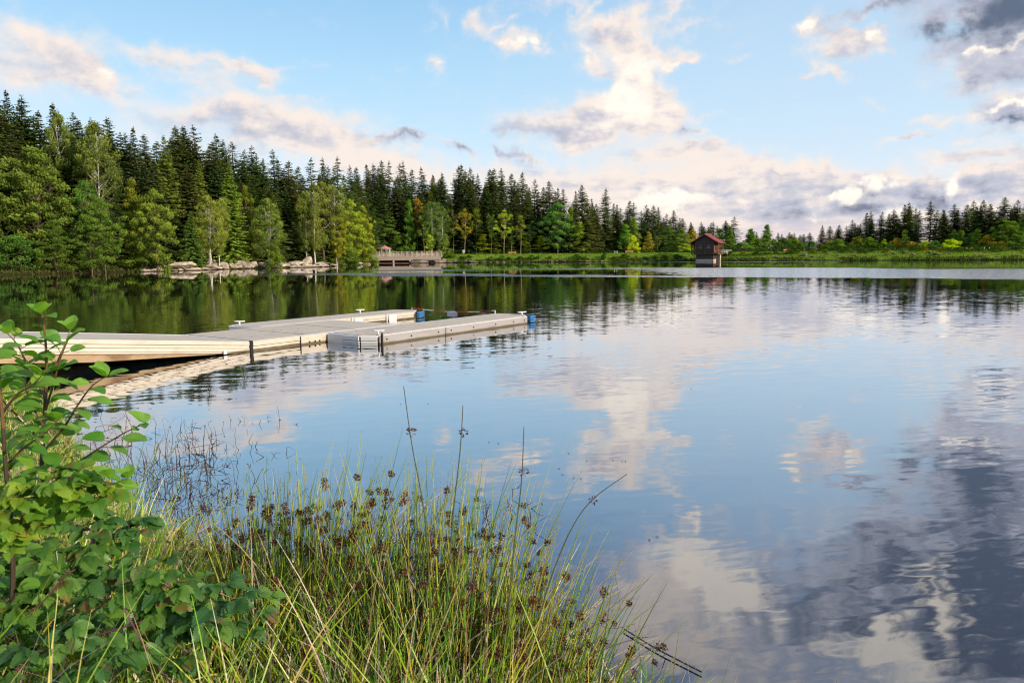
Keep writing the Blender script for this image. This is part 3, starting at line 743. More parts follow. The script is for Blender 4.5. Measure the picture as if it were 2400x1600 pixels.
# trees one can tell apart, from left to right
G = (1, 1, 1)
NAMED = [
 # proto, px, top, D, halfw px, label, colour, brightness
 (('dense',1),-12,440,92,48,'dark leafy tree cut by the left edge of the photo above the water',(.75,.85,.8),.75),
 (('dense',0),92,352,96,88,'big dark green maple at the far left with layered crown reaching the water',(.9,.95,.9),.95),
 (('birch',0),160,262,110,44,'tall birch with thin white trunk rising above the big far left maple',(.72,.85,.75),.9),
 (('birch',0),238,286,108,54,'tall pale green birch with long white trunk, second from the left',(.85,.92,.8),1.0),
 (('dense',3),208,428,100,52,'bluish green leafy tree below the two tall left birches',(.6,.9,.95),.85),
 (('dense',1),245,468,98,46,'leafy green tree leaning out over the shore under the second birch',(.75,.95,.8),.95),
 (('dense',2),318,424,106,40,'maple with orange tinged top on the left shore',(1.15,1.0,.65),1.0),
 (('dense',1),370,446,103,42,'bright green layered maple nearest the flat pale shore rock',(1.05,1.05,.85),1.25),
 (('dense',0),212,520,96,40,'low dark leafy tree at the water below the left birches',(.7,.9,.85),.8),
 (('dense',2),130,505,93,50,'broad leafy tree hanging low over the left shore grass',(.75,.9,.8),.85),
 (('bush',0),30,555,90,60,'dark bluish bush at the water on the left edge',(.6,.95,.95),.8),
 (('bush',1),345,560,104,50,'green bush under the bright layered maple on the left shore',(.8,.9,.7),.9),
 (('spruce',0),404,316,122,44,'tall olive green spruce with brown cones standing right of the bright maple',(1.25,1.15,.75),1.25),
 (('youngspruce',0),452,494,113,30,'small dark conical spruce between flat rock and white birches',(.9,1.1,.8),1.1),
 (('spruce',1),477,374,128,32,'lighter green spruce behind the three-stemmed birch clump',(1.4,1.25,.8),1.35),
 (('birchgroup',0),492,459,117,36,'yellow-green birch clump with three thin white trunks above the boulders',(1.08,1.12,.8),1.15),
 (('birch',1),514,463,119,27,'right hand yellow-green birch of the clump above the boulders',(1.08,1.12,.8),1.1),
 (('spruce',2),545,380,127,38,'tall sunlit bright green spruce right of the birch clump',(1.3,1.35,.7),1.55),
 (('dense',3),583,440,131,28,'olive leafy tree beside the sunlit bright green spruce',(1.0,.95,.8),.95),
 (('birchgroup',0),630,466,128,36,'pale green birch with several white stems, lone above middle boulders',(.95,1.1,.85),1.15),
 (('bush',2),640,575,127,22,'small bush at the foot of the several-stemmed pale birch',(.9,1,.7),1.0),
 (('birch',0),738,430,142,40,'tall spreading birch with bent white trunk beside the yellow maple',(.95,1.0,.75),1.05),
 (('birch',2),718,470,141,22,'slim birch trunk just left of the tall spreading birch',(.8,.9,.7),.8),
 (('birch',1),788,428,150,34,'pale forked birch crown standing behind the yellow-topped maple',(1.0,1.05,.8),1.1),
 (('dense',3),792,492,150,24,'maple with yellow top right of the tall spreading birch',(1.5,1.15,.6),1.15),
 (('dense',1),825,470,165,34,'large sunlit green tree left of the pavilion, tallest of its clump',(1.15,1.15,.7),1.35),
 (('dense',0),850,486,176,29,'sunlit tree with yellow leaves on its right edge beside the pavilion',(1.25,1.15,.6),1.3),
 (('dense',2),808,545,160,34,'mid green rounded tree at the water in the pavilion clump',(.9,1.05,.7),1.1),
 (('bush',3),862,574,180,26,'rounded willow bush at the water directly left of the wooden bridge',(.95,1.05,.75),1.15),
 (('bush',1),815,582,158,34,'low dark bush at the water left of the willow bush',(.7,.9,.7),.9),
 (('dense',3),893,470,226,27,'light green leafy tree behind the pavilion roof',(.95,1.1,.8),1.05),
 (('dense',0),912,500,224,42,'wide dark green leafy tree behind the wooden bridge',(.7,.95,.7),.95),
 (('dense',0),1016,436,236,26,'yellow-green leafy crown among the spruces above the bridge',(1.1,1.05,.7),.95),
 (('pine',0),961,470,222,18,'slender green larch with bare brown trunk behind the bridge',(.8,1.15,.85),1.05),
 (('slim',2),981,466,224,20,'tree with orange-brown top beside the larch behind the bridge',(1.9,.9,.6),1.0),
 (('slim',0),995,498,220,14,'thin bare-trunked tree with narrow light crown right of the larch',(.95,1.15,.8),1.1),
 (('birch',1),1013,475,221,27,'forked white-stemmed birch behind the right end of the bridge',(.7,.95,.95),.95),
 (('birch',2),1040,484,223,22,'leaning birch with pale stem right of the forked birch',(.75,.95,.85),.95),
 (('slim',1),1064,489,226,19,'dusky leafy tree between leaning birch and white sign',(.85,.85,.75),.9),
 (('slim',2),1008,550,214,13,'small yellow-lit tree behind the bridge railing',(1.6,1.35,.5),1.7),
 (('pine',1),1043,550,213,19,'young soft pine at the right end of the bridge',(.9,1.0,1.0),1.15),
 (('slim',0),1090,492,224,18,'thin tree with orange-brown leaves beside the white sign',(1.4,.98,.6),1.05),
 (('slim',3),1116,489,227,22,'green tree with two thin leaning stems right of the white sign',(1.0,1.0,.6),1.0),
 (('dense',1),1140,442,238,24,'round leafy crown high among the spruces over the dam',(.8,.95,.7),.85),
 (('slim',1),1152,502,223,13,'very thin tree with a small pom-pom crown on a bare stem',(.9,1.1,.8),1.0),
 (('slim',0),1182,494,221,19,'bright young maple with thin straight trunk left of the first bench',(1.25,1.2,.6),1.4),
 (('slim',2),1199,528,223,14,'small leafy tree directly behind the first bench',(.8,1.0,.8),.9),
 (('slim',3),1220,504,221,18,'thin greyish tree right of the first bench',(1.1,1.0,.8),1.05),
 (('slim',1),1242,518,225,16,'bluish young tree among dark trunks right of the first bench',(.6,.95,1.0),.9),
 (('dense',1),1308,477,222,37,'large round blue-green willow on the dam',(.62,.98,1.15),1.15),
 (('pine',0),1336,484,230,17,'yellow-green conical tree right behind the blue-green willow',(1.2,1.15,.6),1.15),
 (('pine',1),1356,522,222,24,'small bright green birch shaped like a flame right of the willow',(1.25,1.35,.6),1.5),
 (('layered',0),1132,546,226,22,'low bough-layered shrub in shade right of the white sign',(1.5,1.3,.5),1.2),
 (('layered',1),1160,555,228,20,'low yellow-lit layered shrub beneath the pom-pom tree',(1.5,1.3,.4),1.3),
 (('layered',0),1195,560,228,18,'low layered shrub behind the first bench',(1.3,1.2,.5),1.1),
 (('layered',1),1232,556,227,20,'low layered shrub beneath the thin greyish tree',(1.4,1.25,.5),1.2),
 (('layered',0),1268,550,226,24,'yellow-green layered shrub left of the blue-green willow',(1.5,1.35,.45),1.3),
 (('pine',1),1380,574,224,18,'small scrub at the edge of the dark wood right of the flame-shaped birch',(.9,1.0,.7),1.0),
 (('pine',0),1466,526,228,22,'green conical leafy tree left of the second bench',(.75,1.1,.85),1.15),
 (('pine',1),1486,511,234,20,'tall light green tree behind the second bench',(.95,1.15,.8),1.1),
 (('bush',1),1484,553,224,15,'small bright yellow tree right behind the second bench',(1.6,1.4,.4),1.5),
 (('dense',2),1520,545,226,18,'olive-ochre round tree midway between second bench and hut',(1.5,1.05,.8),1.15),
 (('slim',1),1541,550,230,12,'thin grey-green tree between the ochre tree and the hut',(.9,1.0,.9),1.0),
 (('dense',3),1568,532,232,24,'grey-green rounded tree left of the hut with reddish trunk below',(.7,.9,.95),1.05),
 (('dense',1),1598,537,230,21,'greyish leafy tree directly left of the hut roof',(.85,1.0,.95),1.05),
 (('dense',0),1624,538,234,18,'ochre and orange tinted tree behind the left slope of the red roof',(2.2,1.15,.6),1.2),
 (('bush',2),1604,572,226,20,'low yellow-green bush touching the left posts of the hut',(1.3,1.3,.6),1.3),
 (('pine',0),1684,536,238,21,'green tree right behind the ridge of the red roof',(.8,1.05,.85),1.0),
 (('dense',2),1708,532,236,20,'mid green leafy tree behind the right eave of the hut',(.8,1.05,.85),1.0),
 (('bush',0),1736,569,230,30,'wide green bush right of the hut footbridge',(.7,1.0,.85),1.0),
 (('pine',1),1757,537,240,22,'bushy cone-shaped green tree, nearest cone to the right of the hut',(.7,1.0,.75),1.0),
 (('pine',0),1794,527,240,17,'taller cone-shaped green tree left of the third bench',(.75,1.0,.8),1.0),
]
for i, (pr, px, top, D, hw, lab, colr, br) in enumerate(NAMED):
    nm = {'dense': 'leafy_tree', 'birch': 'birch_tree', 'birchgroup': 'birch_tree', 'spruce': 'spruce_tree', 'youngspruce': 'young_spruce', 'slim': 'young_tree', 'bush': 'bush', 'pine': 'young_tree', 'layered': 'shrub'}[pr[0]]
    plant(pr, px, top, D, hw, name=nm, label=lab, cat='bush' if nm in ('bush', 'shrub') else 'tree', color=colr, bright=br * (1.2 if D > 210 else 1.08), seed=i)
# the hedge of bushes behind the right half of the dam
HEDGE = [(1775,560,22,'g'),(1812,562,20,'g'),(1835,560,20,'d'),(1859,557,18,'g'),(1876,568,12,'g'),(1900,566,18,'b'),(1922,572,14,'o'),(1943,565,20,'o'),(1966,562,22,'g'),(1988,570,14,'d'),(2010,557,22,'o'),(2037,557,20,'g'),(2054,570,14,'g'),(2069,562,11,'y'),(2083,570,13,'b'),(2097,559,16,'r'),
 (2117,539,17,'p'),(2137,567,17,'r'),(2154,572,12,'y'),(2168,565,15,'y'),(2190,565,18,'b'),(2210,572,14,'d'),(2228,562,24,'y'),(2233,540,16,'d'),(2251,540,15,'g'),(2272,547,16,'b'),(2288,537,18,'g'),(2310,552,17,'r'),(2328,568,15,'o'),(2346,514,26,'g'),(2340,566,18,'r'),(2371,520,22,'g'),(2387,553,20,'g'),(2398,506,22,'b'),(2425,540,30,'g')]
HC = {'g': ((.85, 1.1, .7), 1.05, 'green'), 'd': ((.55, .85, .7), .9, 'dark green'), 'b': ((.55, .95, 1.05), 1.05, 'blue-green'), 'o': ((1.25, 1.05, .6), 1.1, 'olive'), 'y': ((1.9, 1.6, .35), 1.7, 'bright yellow-green'), 'r': ((1.9, 1.1, .5), 1.15, 'ochre'), 'p': ((1.2, 1.2, .9), 1.35, 'pale green')}
hc = {}
for i, (px, top, hw, c) in enumerate(HEDGE):
    colr, br, nm = HC[c]; j = hc.get(c, 0); hc[c] = j + 1
    D = fdepth(px) - 12 - (i % 3) * 2
    if top < 550: D += 5
    plant(('bush' if top > 550 else ('dense' if i % 2 else 'pine'), i % (4 if top > 550 or i % 2 else 2)), px, top, D, hw * 1.08, name='bush' if top > 550 else 'leafy_tree', label=f"{ordinal(j)} {nm} {'bush' if top > 550 else 'tree'} from left behind the dam right of the hut", cat='bush' if top > 550 else 'tree', color=colr, bright=br)
# ------------------------------------------------------------------ materials for built things
def solid(name, col, rough=.6, spec=.3, metal=0.0, var=.12, scale=6.0, stretch=(1, 1, 1), bump=0.0, dirt=None, wet=False):
    m, nt, out = newmat(name); n = N(nt)
    P = n.vmath('MULTIPLY', n.coord('Object'), stretch)
    v = n.noise(P, scale, 5, .65)
    k = n.math('MULTIPLY_ADD', n.math('SUBTRACT', v, .5), var * 4, 1.0)
    c = n.vmath('SCALE', rgb(*col)[:3], None, scale=k)
    if dirt:
        v2 = n.noise(P, scale * .35, 4, .7)
        c = n.mix(n.smooth(v2, .48, .72), c, rgb(*dirt))
    if wet:                                   # algae and damp just above the water
        zc = n.sep(n.node('ShaderNodeNewGeometry').outputs['Position'])[2]
        zc = n.math('ADD', zc, n.math('MULTIPLY', n.math('SUBTRACT', v, .5), .05))
        c = n.mix(n.smooth(zc, .06, .015), c, rgb(.13, .10, .05))
    p = n.node('ShaderNodeBsdfPrincipled')
    n.link(c, p.inputs['Base Color']); p.inputs['Roughness'].default_value = rough; p.inputs['Metallic'].default_value = metal
    p.inputs['Specular IOR Level'].default_value = spec
    if bump:
        b = n.node('ShaderNodeBump'); b.inputs['Distance'].default_value = bump; b.inputs['Strength'].default_value = .8
        n.link(v, b.inputs['Height']); n.link(b.outputs[0], p.inputs['Normal'])
    n.link(p.outputs[0], out.inputs[0])
    return m
M_DECK = solid('gritty_deck_panel', (.58, .53, .44), .9, .15, 0, .06, 3, (1, 1, 1), .002, (.50, .46, .40))
M_ALU = solid('weathered_aluminium', (.72, .72, .71), .45, .5, .1, .05, 8)
M_CREAM = solid('warm_painted_rail', (.64, .58, .50), .5, .4, .15, .05, 5, (1, 1, 3), 0, (.54, .45, .34), True)
M_GREY = solid('grey_fascia_sheet', (.40, .385, .39), .5, .4, .2, .04, 2, (1, 1, 4), 0, (.34, .32, .31), True)
M_TAN = solid('stained_float_beam', (.42, .31, .19), .7, .2, 0, .1, 3, (1, 1, 3), 0, (.22, .14, .08))
M_DARK = solid('dark_rubber', (.02, .02, .02), .7, .3)
M_BLUE = solid('blue_plastic_fender', (.03, .22, .55), .35, .5)
M_WHITE = solid('white_paint', (.78, .77, .74), .45, .4)
M_RED = solid('red_plastic', (.55, .04, .04), .4, .4)
M_WOODDARK = solid('dark_stained_boards', (.082, .060, .050), .75, .2, 0, .22, 5, (.6, .6, 4), .004)
M_WOODSUN = solid('sunlit_hut_boards', (.20, .105, .075), .75, .2, 0, .18, 5, (.6, .6, 4), .004)  # lit copy of the hut boards: warm sun put into the colour
M_WOODGREY = solid('silvered_larch_boards', (.46, .38, .33), .85, .15, 0, .12, 3, (4, 4, .5), .004)
M_WOODLIGHT = solid('pale_rail_timber', (.60, .52, .42), .8, .15, 0, .1, 3)
M_ORANGE = solid('orange_brown_slats', (.50, .22, .08), .6, .3, 0, .1, 5)
M_LOG = solid('reddish_log', (.30, .15, .10), .8, .1, 0, .15, 3)
M_CONC = solid('stained_concrete', (.50, .46, .40), .85, .2, 0, .1, 2, (1, 1, 2), .004, (.30, .25, .20))
M_GLASS = solid('dark_window_glass', (.02, .022, .025), .08, .6)
m, nt, out = newmat('red_sheet_roof'); n = N(nt); M_ROOF = m
P = n.coord('Object'); v = n.noise(P, 2.5, 4, .6)
c = n.mix(n.smooth(v, .3, .7), rgb(.34, .075, .07), rgb(.46, .14, .12))
p = n.node('ShaderNodeBsdfPrincipled'); n.link(c, p.inputs['Base Color']); p.inputs['Roughness'].default_value = .5; n.link(p.outputs[0], out.inputs[0])
m, nt, out = newmat('granite'); n = N(nt); M_ROCK = m
P = n.coord('Object'); oi = n.node('ShaderNodeObjectInfo')
Pj = n.vmath('ADD', P, n.vmath('SCALE', (9.0, 5.0, 3.0), None, scale=oi.outputs['Random']))
v = n.noise(Pj, 3.0, 6, .7); v2 = n.noise(Pj, .9, 3, .6)
c = n.mix(n.smooth(v, .32, .7), rgb(.22, .19, .165), rgb(.52, .46, .41))
c = n.mix(n.smooth(v2, .5, .68), c, rgb(.20, .19, .14))
gz_ = n.sep(n.node('ShaderNodeNewGeometry').outputs['Position'])[2]
c = n.mix(n.smooth(gz_, .22, .05), c, rgb(.07, .05, .035))
c = n.mix(1.0, c, oi.outputs['Color'], 'MULTIPLY')
b = n.node('ShaderNodeBsdfDiffuse'); n.link(c, b.inputs[0]); bp = n.node('ShaderNodeBump'); bp.inputs['Distance'].default_value = .06; n.link(v, bp.inputs['Height']); n.link(bp.outputs[0], b.inputs['Normal']); n.link(b.outputs[0], out.inputs[0])

# ------------------------------------------------------------------ floating dock
DO = gp(590, 800, .19); DR = math.atan2(.820, .572); ZD = .19
dock = thing('floating_dock', 'grey decked floating dock with two long fingers lying in the water', 'dock', (DO[0], DO[1], 0), DR)
def side_rails(mb, p, q, z0, z1, out_, bands=3):
    """a ribbed rail profile along p-q, its ribs standing proud to the outside"""
    p = Vector((*p, 0)); q = Vector((*q, 0)); o = Vector((*out_, 0))
    hgt = (z1 - z0)
    hs = [.40, .26, .22][:bands]
    z = z1
    for i, f in enumerate(hs):
        h_ = hgt * f; zc = z - h_ / 2
        mb.bar(p + o * (.012 if i == 0 else .004) + Vector((0, 0, zc)), q + o * (.012 if i == 0 else .004) + Vector((0, 0, zc)), .03, h_)
        z -= h_ + hgt * .035
def pontoon(name, poly, label, faces, parent):
    """poly in dock coordinates; a float body, a deck with a bright edge strip, side rails per face"""
    b = MB(); b.prism([(x, y) for x, y in poly], -.25, ZD - .045); body = b.obj(name, M_TAN if name != 'front_finger' else M_GREY, parent)
    cx = sum(p[0] for p in poly) / len(poly); cy_ = sum(p[1] for p in poly) / len(poly)
    ins = [(cx + (x - cx) * (1 - .07 / max(.3, abs(x - cx))) if abs(x - cx) > .1 else x, cy_ + (y - cy_) * (1 - .06 / max(.3, abs(y - cy_))) if abs(y - cy_) > .1 else y) for x, y in poly]
    b = MB(); b.prism(ins, ZD - .04, ZD + .004); b.obj('deck', M_DECK, body)
    b = MB()
    for (x0, y0), (x1, y1) in zip(poly, poly[1:] + poly[:1]):
        b.bar((x0, y0, ZD - .022), (x1, y1, ZD - .022), .075, .042)
    bevel(b.obj('edge_strip', M_ALU, body), .008)
    return body
PLAT = [(0, 0), (4.1, 0), (4.1, 2.35), (0, 2.35)]
BACK = [(1.95, 2.42), (7.2, 2.42), (7.85, 2.9), (7.6, 3.55), (2.1, 3.55), (1.75, 3.3)]
FRONT = [(1.88, -.07), (1.85, -1.05), (2.05, -1.36), (7.55, -1.36), (8.05, -.95), (8.0, -.07)]
body = pontoon('platform', PLAT, None, None, dock)
b = MB(); side_rails(b, (0, -.02), (1.12, -.02), -.03, ZD, (0, -1)); bevel(b.obj('side_rail', M_CREAM, body), .006)
b = MB(); side_rails(b, (4.12, 2.3), (4.12, 0), -.03, ZD, (1, 0)); bevel(b.obj('side_rail', M_CREAM, body), .006)
b = MB(); b.box((1.49, -.035, .075), (.70, .03, .225)); bevel(b.obj('joint_plate', M_CREAM, body), .004)
b = MB()
for x in (1.35, 1.5, 1.62): b.tube([(x, -.04, .05), (x, -.075, .05)], .016, 8)
b.box((1.13, -.045, .05), (.025, .02, .26)); b.obj('bolt', M_DARK, body)
b = MB(); b.tube([(-.04, -.03, -.12), (-.04, -.03, ZD + .02)], .035, 8); b.tube([(-.04, 2.38, -.12), (-.04, 2.38, ZD + .01)], .035, 8); b.obj('hinge', M_DARK, body)
# short boards' seams over the deck
b = MB()
for x in (1.35, 2.75): b.box((x, 1.175, ZD + .0055), (.012, 2.2, .003))
b.obj('seam', M_DARK, body)
body = pontoon('back_finger', BACK, None, None, dock)
b = MB(); side_rails(b, (4.15, 2.39), (7.2, 2.39), -.03, ZD, (0, -1)); bevel(b.obj('side_rail', M_CREAM, body), .006)
for x in (5.0, 6.3):
    b = MB(); b.box((x, 2.36, .08), (.3, .05, .2)); b.tube([(x - .24, 2.34, -.2), (x - .24, 2.34, ZD + .02)], .02, 6); b.obj('pile_bracket', M_ALU, body)
b = MB()
for k in range(3): b.tube([(7.3, 2.34, ZD - .03 - k * .06), (7.45, 2.28, ZD - .03 - k * .06), (7.85, 2.55, ZD - .03 - k * .06)], .024, 8)
b.obj('fender', M_BLUE, body, True)
b = MB(); side_rails(b, (1.75, 3.3), (1.93, 2.42), -.02, ZD - .02, (-1, 0)); b.obj('end_rail', M_ALU, body)
body = pontoon('front_finger', FRONT, None, None, dock)
b = MB(); b.box((4.8, -1.395, .052), (5.5, .03, .255)); b.box((4.2, -1.415, .052), (.012, .006, .25), col=(0, 0, 0)); bevel(b.obj('side_sheet', M_GREY, body), .006)
b = MB()
for x in (2.25, 3.0, 3.9, 4.35, 5.2, 6.1, 6.9, 7.4):
    b.tube([(x, -1.405, .10), (x, -1.425, .10)], .017, 8)
b.box((4.14, -1.413, .05), (.012, .008, .25)); b.obj('bolt', M_DARK, body)
b = MB(); side_rails(b, (1.835, -.55), (1.82, -1.05), -.04, ZD - .02, (-1, 0)); side_rails(b, (1.84, -1.08), (2.02, -1.37), -.04, ZD - .02, (-.8, -.6)); bevel(b.obj('end_rail', M_ALU, body), .005)
b = MB(); b.box((1.835, -.31, .06), (.03, .46, .23)); b.obj('joint_plate', M_ALU, body)
b = MB(); b.tube([(2.10, -1.43, -.2), (2.10, -1.43, ZD + .05)], .022, 8); b.obj('guide_rod', M_DARK, body)
b = MB()
for k in range(3): b.tube([(7.75, -1.36, ZD - .03 - k * .06), (8.0, -1.36, ZD - .03 - k * .06), (8.15, -1.0, ZD - .03 - k * .06)], .024, 8)
b.obj('fender', M_BLUE, body, True)
def cleat(x, y, rot):
    b = MB(); c_, s_ = math.cos(rot), math.sin(rot)
    b.tube([(x, y, ZD - .01), (x, y, ZD + .085)], .02, 8)
    b.tube([(x - .13 * c_, y - .13 * s_, ZD + .095), (x - .06 * c_, y - .06 * s_, ZD + .09), (x + .06 * c_, y + .06 * s_, ZD + .09), (x + .13 * c_, y + .13 * s_, ZD + .095)], [.012, .019, .019, .012], 8)
    b.obj('cleat', M_WHITE, dock, True)
cleat(1.98, 3.25, -.9); cleat(6.15, 3.5, -.7); cleat(2.12, -1.30, -.9); cleat(7.75, -1.10, -.6)
# leaf litter and scuffs on the deck
Rn = random.Random(3); b = MB()
for _ in range(95):
    q = Rn.choice([(0, 4.1, .1, 2.25), (2.2, 7.5, 2.5, 3.45), (2.1, 7.9, -1.25, -.15)])
    x, y = Rn.uniform(q[0], q[1]), Rn.uniform(q[2], q[3]); r_ = Rn.uniform(.006, .017); a_ = Rn.uniform(0, 6)
    b.add([(x + r_ * 1.6 * math.cos(a_), y + r_ * 1.6 * math.sin(a_), ZD + .008), (x - r_ * math.sin(a_), y + r_ * math.cos(a_), ZD + .012), (x - r_ * 1.4 * math.cos(a_), y - r_ * 1.4 * math.sin(a_), ZD + .007), (x + r_ * math.sin(a_), y - r_ * math.cos(a_), ZD + .010)], [(0, 1, 2, 3)])
tag(b.obj('leaf_litter', solid('dry_leaf_bits', (.07, .05, .03), .9)), 'small dry leaf bits scattered over the floating dock', 'leaf litter', kind='stuff')
bpy.data.objects['leaf_litter'].location = (DO[0], DO[1], 0); bpy.data.objects['leaf_litter'].rotation_euler = (0, 0, DR)

# ------------------------------------------------------------------ gangway to the bank
gw = thing('gangway', 'pale ribbed gangway sloping from the left bank down to the dock', 'gangway', (DO[0], DO[1], 0), DR)
LR = 7.2; rise = .112
def rz_(s): return ZD + rise * s
def slab(mb, y0, y1, s0, s1, dz0, dz1, t0=0.0, t1=0.0):
    """sloping bar between distances s0 and s1 up the gangway; t0, t1 lift its underside at either end"""
    vs = []
    for s_, tt in ((s0, t0), (s1, t1)):
        for y in (y0, y1):
            for dz in (dz0 + tt, dz1): vs.append((-s_, y, rz_(s_) + dz))
    mb.add(vs, [(0, 1, 3, 2), (4, 6, 7, 5), (0, 4, 5, 1), (2, 3, 7, 6), (1, 5, 7, 3), (0, 2, 6, 4)])
b = MB(); slab(b, .06, 2.30, .03, LR, -.045, -.006); b.obj('deck', M_DECK, gw)
for y0, y1 in ((-.03, .055), (2.305, 2.39)):
    b = MB(); slab(b, y0, y1, .02, LR, -.078, 0); bevel(b.obj('top_rail', M_ALU if y0 > 1 else M_CREAM, gw), .008)
b = MB(); slab(b, -.020, .05, .05, LR, -.138, -.083); slab(b, -.028, .05, .05, LR, -.206, -.143); slab(b, -.018, .05, .05, LR, -.24, -.210); bevel(b.obj('side_rail', M_CREAM, gw), .006)
b = MB(); slab(b, 2.31, 2.36, .05, LR, -.24, -.085); b.obj('side_rail', M_CREAM, gw)
b = MB(); slab(b, .02, .10, 3.0, LR, -.375, -.245); slab(b, .02, .10, .75, 3.0, -.375, -.245, .122, 0)
slab(b, 2.22, 2.30, 3.0, LR, -.375, -.245); slab(b, 2.22, 2.30, .75, 3.0, -.375, -.245, .122, 0); b.obj('beam', M_TAN, gw)
b = MB()
for s_ in (1.6, 3.2, 4.8, 6.4): slab(b, .1, 2.22, s_, s_ + .06, -.3, -.1)
b.obj('cross_member', M_DARK, gw)
b = MB(); b.box((-.62, -.045, .05), (.07, .03, .07)); b.obj('bracket', M_ALU, gw)

# ------------------------------------------------------------------ chain between the two finger ends with a hanging plate
def dl(x, y, z): return Vector((DO[0] + x * .572 - y * .820, DO[1] + x * .820 + y * .572, z))
pA = dl(7.55, 2.75, 0); pB = dl(7.85, -.12, 0)
bar = thing('barrier_chain', 'red and white chain with a small plate strung between the dock fingers', 'chain', (0, 0, 0))
b = MB(); b.tube([pA + Vector((0, 0, ZD)), pA + Vector((0, 0, ZD + .10))], .014, 8); b.tube([pB + Vector((0, 0, ZD)), pB + Vector((0, 0, ZD + .10))], .014, 8); b.obj('post', M_WHITE, bar)
bw, br_ = MB(), MB(); NL = 58
for i in range(NL):
    t0, t1 = i / NL, (i + .92) / NL
    def cp(t): q = pA.lerp(pB, t); return Vector((q.x, q.y, ZD + .095 - .085 * math.sin(PI * t) ** .8))
    (bw if (i // 8) % 2 else br_).tube([cp(t0), cp(t1)], .010 if i % 2 else .014, 6)
bw.obj('white_links', M_WHITE, bar); br_.obj('red_links', M_RED, bar)
q = pA.lerp(pB, .50); dd = (pB - pA).normalized()
b = MB(); M3 = Matrix.Rotation(math.atan2(dd.y, dd.x), 3, 'Z'); b.box((q.x, q.y, ZD - .055), (.36, .006, .12), M=M3); bevel(b.obj('plate', solid('pale_plate', (.5, .56, .62), .4), bar), .002)

# ------------------------------------------------------------------ wooden bridge with the pavilion
DB = 204.0
def bp_(px, py, D=DB): return at(px, py, D)
k_ = DB / F
x0 = bp_(872, 600).x; x1 = bp_(1034, 600).x
br = thing('wooden_bridge', 'silvery wooden bridge with slatted railing beside the far bushes', 'bridge', (x0, DB, 0))
W_ = x1 - x0; dz = lambda py, px=960: bp_(px, py).z
zr = dz(589.5); zd_ = dz(600.8); zs2 = dz(609.8)
b = MB(); b.box((W_ / 2, 1.3, zd_ - .07), (W_, 2.8, .14)); b.obj('deck', M_WOODGREY, br)
xe = bp_(973, 600).x - x0
b = MB(); nb_ = int(W_ / .24)
for i in range(nb_):
    x = (i + .5) * W_ / nb_; z0_ = zs2 if x < xe else zs2 + .15
    b.box((x, -.14 - .01 * (i % 2), (zd_ - .02 + z0_) / 2), (W_ / nb_ - .025, .035, zd_ - .02 - z0_ + .03 * ((i * 7) % 3)))
b.obj('skirt_boards', M_WOODGREY, br)
for y in (-.1, 2.65):
    b = MB()
    for z in (zr, zr - .45, zd_ + .16): b.box((W_ / 2, y, z), (W_, .06, .10 if z < zr else .09))
    b.box((W_ / 2, y, zr + .05), (W_, .18, .03)); b.obj('handrail', M_WOODLIGHT, br)
    n_ = int(W_ / 1.32)
    for i in range(n_ + 1):
        b = MB(); b.box((i * W_ / n_, y - .05, (zr + zd_ - .3) / 2), (.13, .10, zr - zd_ + .3)); b.obj('post', M_WOODLIGHT, br)
    b = MB()
    for i in range(int(W_ / .13)): b.box((i * .13, y + .05, (zd_ + .05 + zr - .47) / 2), (.05, .02, zr - zd_ - .6))
    b.obj('balusters', M_WOODLIGHT, br)
b = MB(); b.box((W_ / 2, .05, zs2 + .04), (W_ * .98, .14, .2)); b.box((W_ / 2, 2.4, zs2 + .04), (W_ * .98, .14, .2)); b.obj('beam', M_WOODGREY, br)
for px in (884, 921.5, 960.5):
    b = MB(); x = bp_(px, 600).x - x0
    b.tube([(x, .1, -.6), (x, .1, .75), (x, .1, zs2 - .05)], [.29, .27, .27], 12); b.tube([(x, .1, zs2 - .12), (x, .1, zs2 + .02)], .33, 12); b.obj('pier', M_CONC, br)
b = MB(); b.box((W_ * .5, 3.0, .4), (W_, .3, 2.2)); b.obj('shade_backing', M_DARK, br)  # near-black sheet added for the shade in the opening under the bridge
b = MB(); b.tube([(-.5, -.55, .10), (5, -.6, .16), (12.3, -.5, .16)], .06, 8)
tag(b.obj('floating_log', M_LOG), 'reddish log lying along the water under the wooden bridge', 'log'); bpy.data.objects['floating_log'].location = (x0, DB, 0)
# pavilion
gx0 = bp_(900, 600).x
gzb = thing('pavilion', 'small open pavilion with pink-red hipped roof and white posts', 'pavilion', (gx0, DB + 1.4, 0))
ze = dz(582.2); za = dz(574.3); hw_ = 17 * k_
b = MB(); n6 = 8
ring = [(hw_ * math.cos(2 * PI * (i + .5) / n6), hw_ * .95 * math.sin(2 * PI * (i + .5) / n6)) for i in range(n6)]
vs = [(x, y, ze) for x, y in ring] + [(0, 0, za)] + [(x, y, ze - .10) for x, y in ring]
b.add(vs, [(i, (i + 1) % n6, n6) for i in range(n6)] + [(i, i + n6 + 1, (i + 1) % n6 + n6 + 1, (i + 1) % n6) for i in range(n6)] + [tuple(range(n6 + 1, 2 * n6 + 1))])
rf = b.obj('roof', solid('faded_pink_roof', (.52, .26, .24), .6), gzb)
b = MB(); b.tube([(0, 0, za - .02), (0, 0, za + .18)], [.07, .02], 8); b.obj('finial', M_ROOF, rf)
for i in range(n6):
    a = 2 * PI * (i + .5) / n6; x, y = hw_ * .76 * math.cos(a), hw_ * .72 * math.sin(a)
    b = MB(); b.box((x, y, (ze - .1 + zd_ - .02) / 2), (.15, .15, ze - .1 - zd_ + .02)); b.bar((x, y, ze - .55), (x * .72, y * .72, ze - .12), .08, .09); b.obj('post', M_WHITE, gzb)
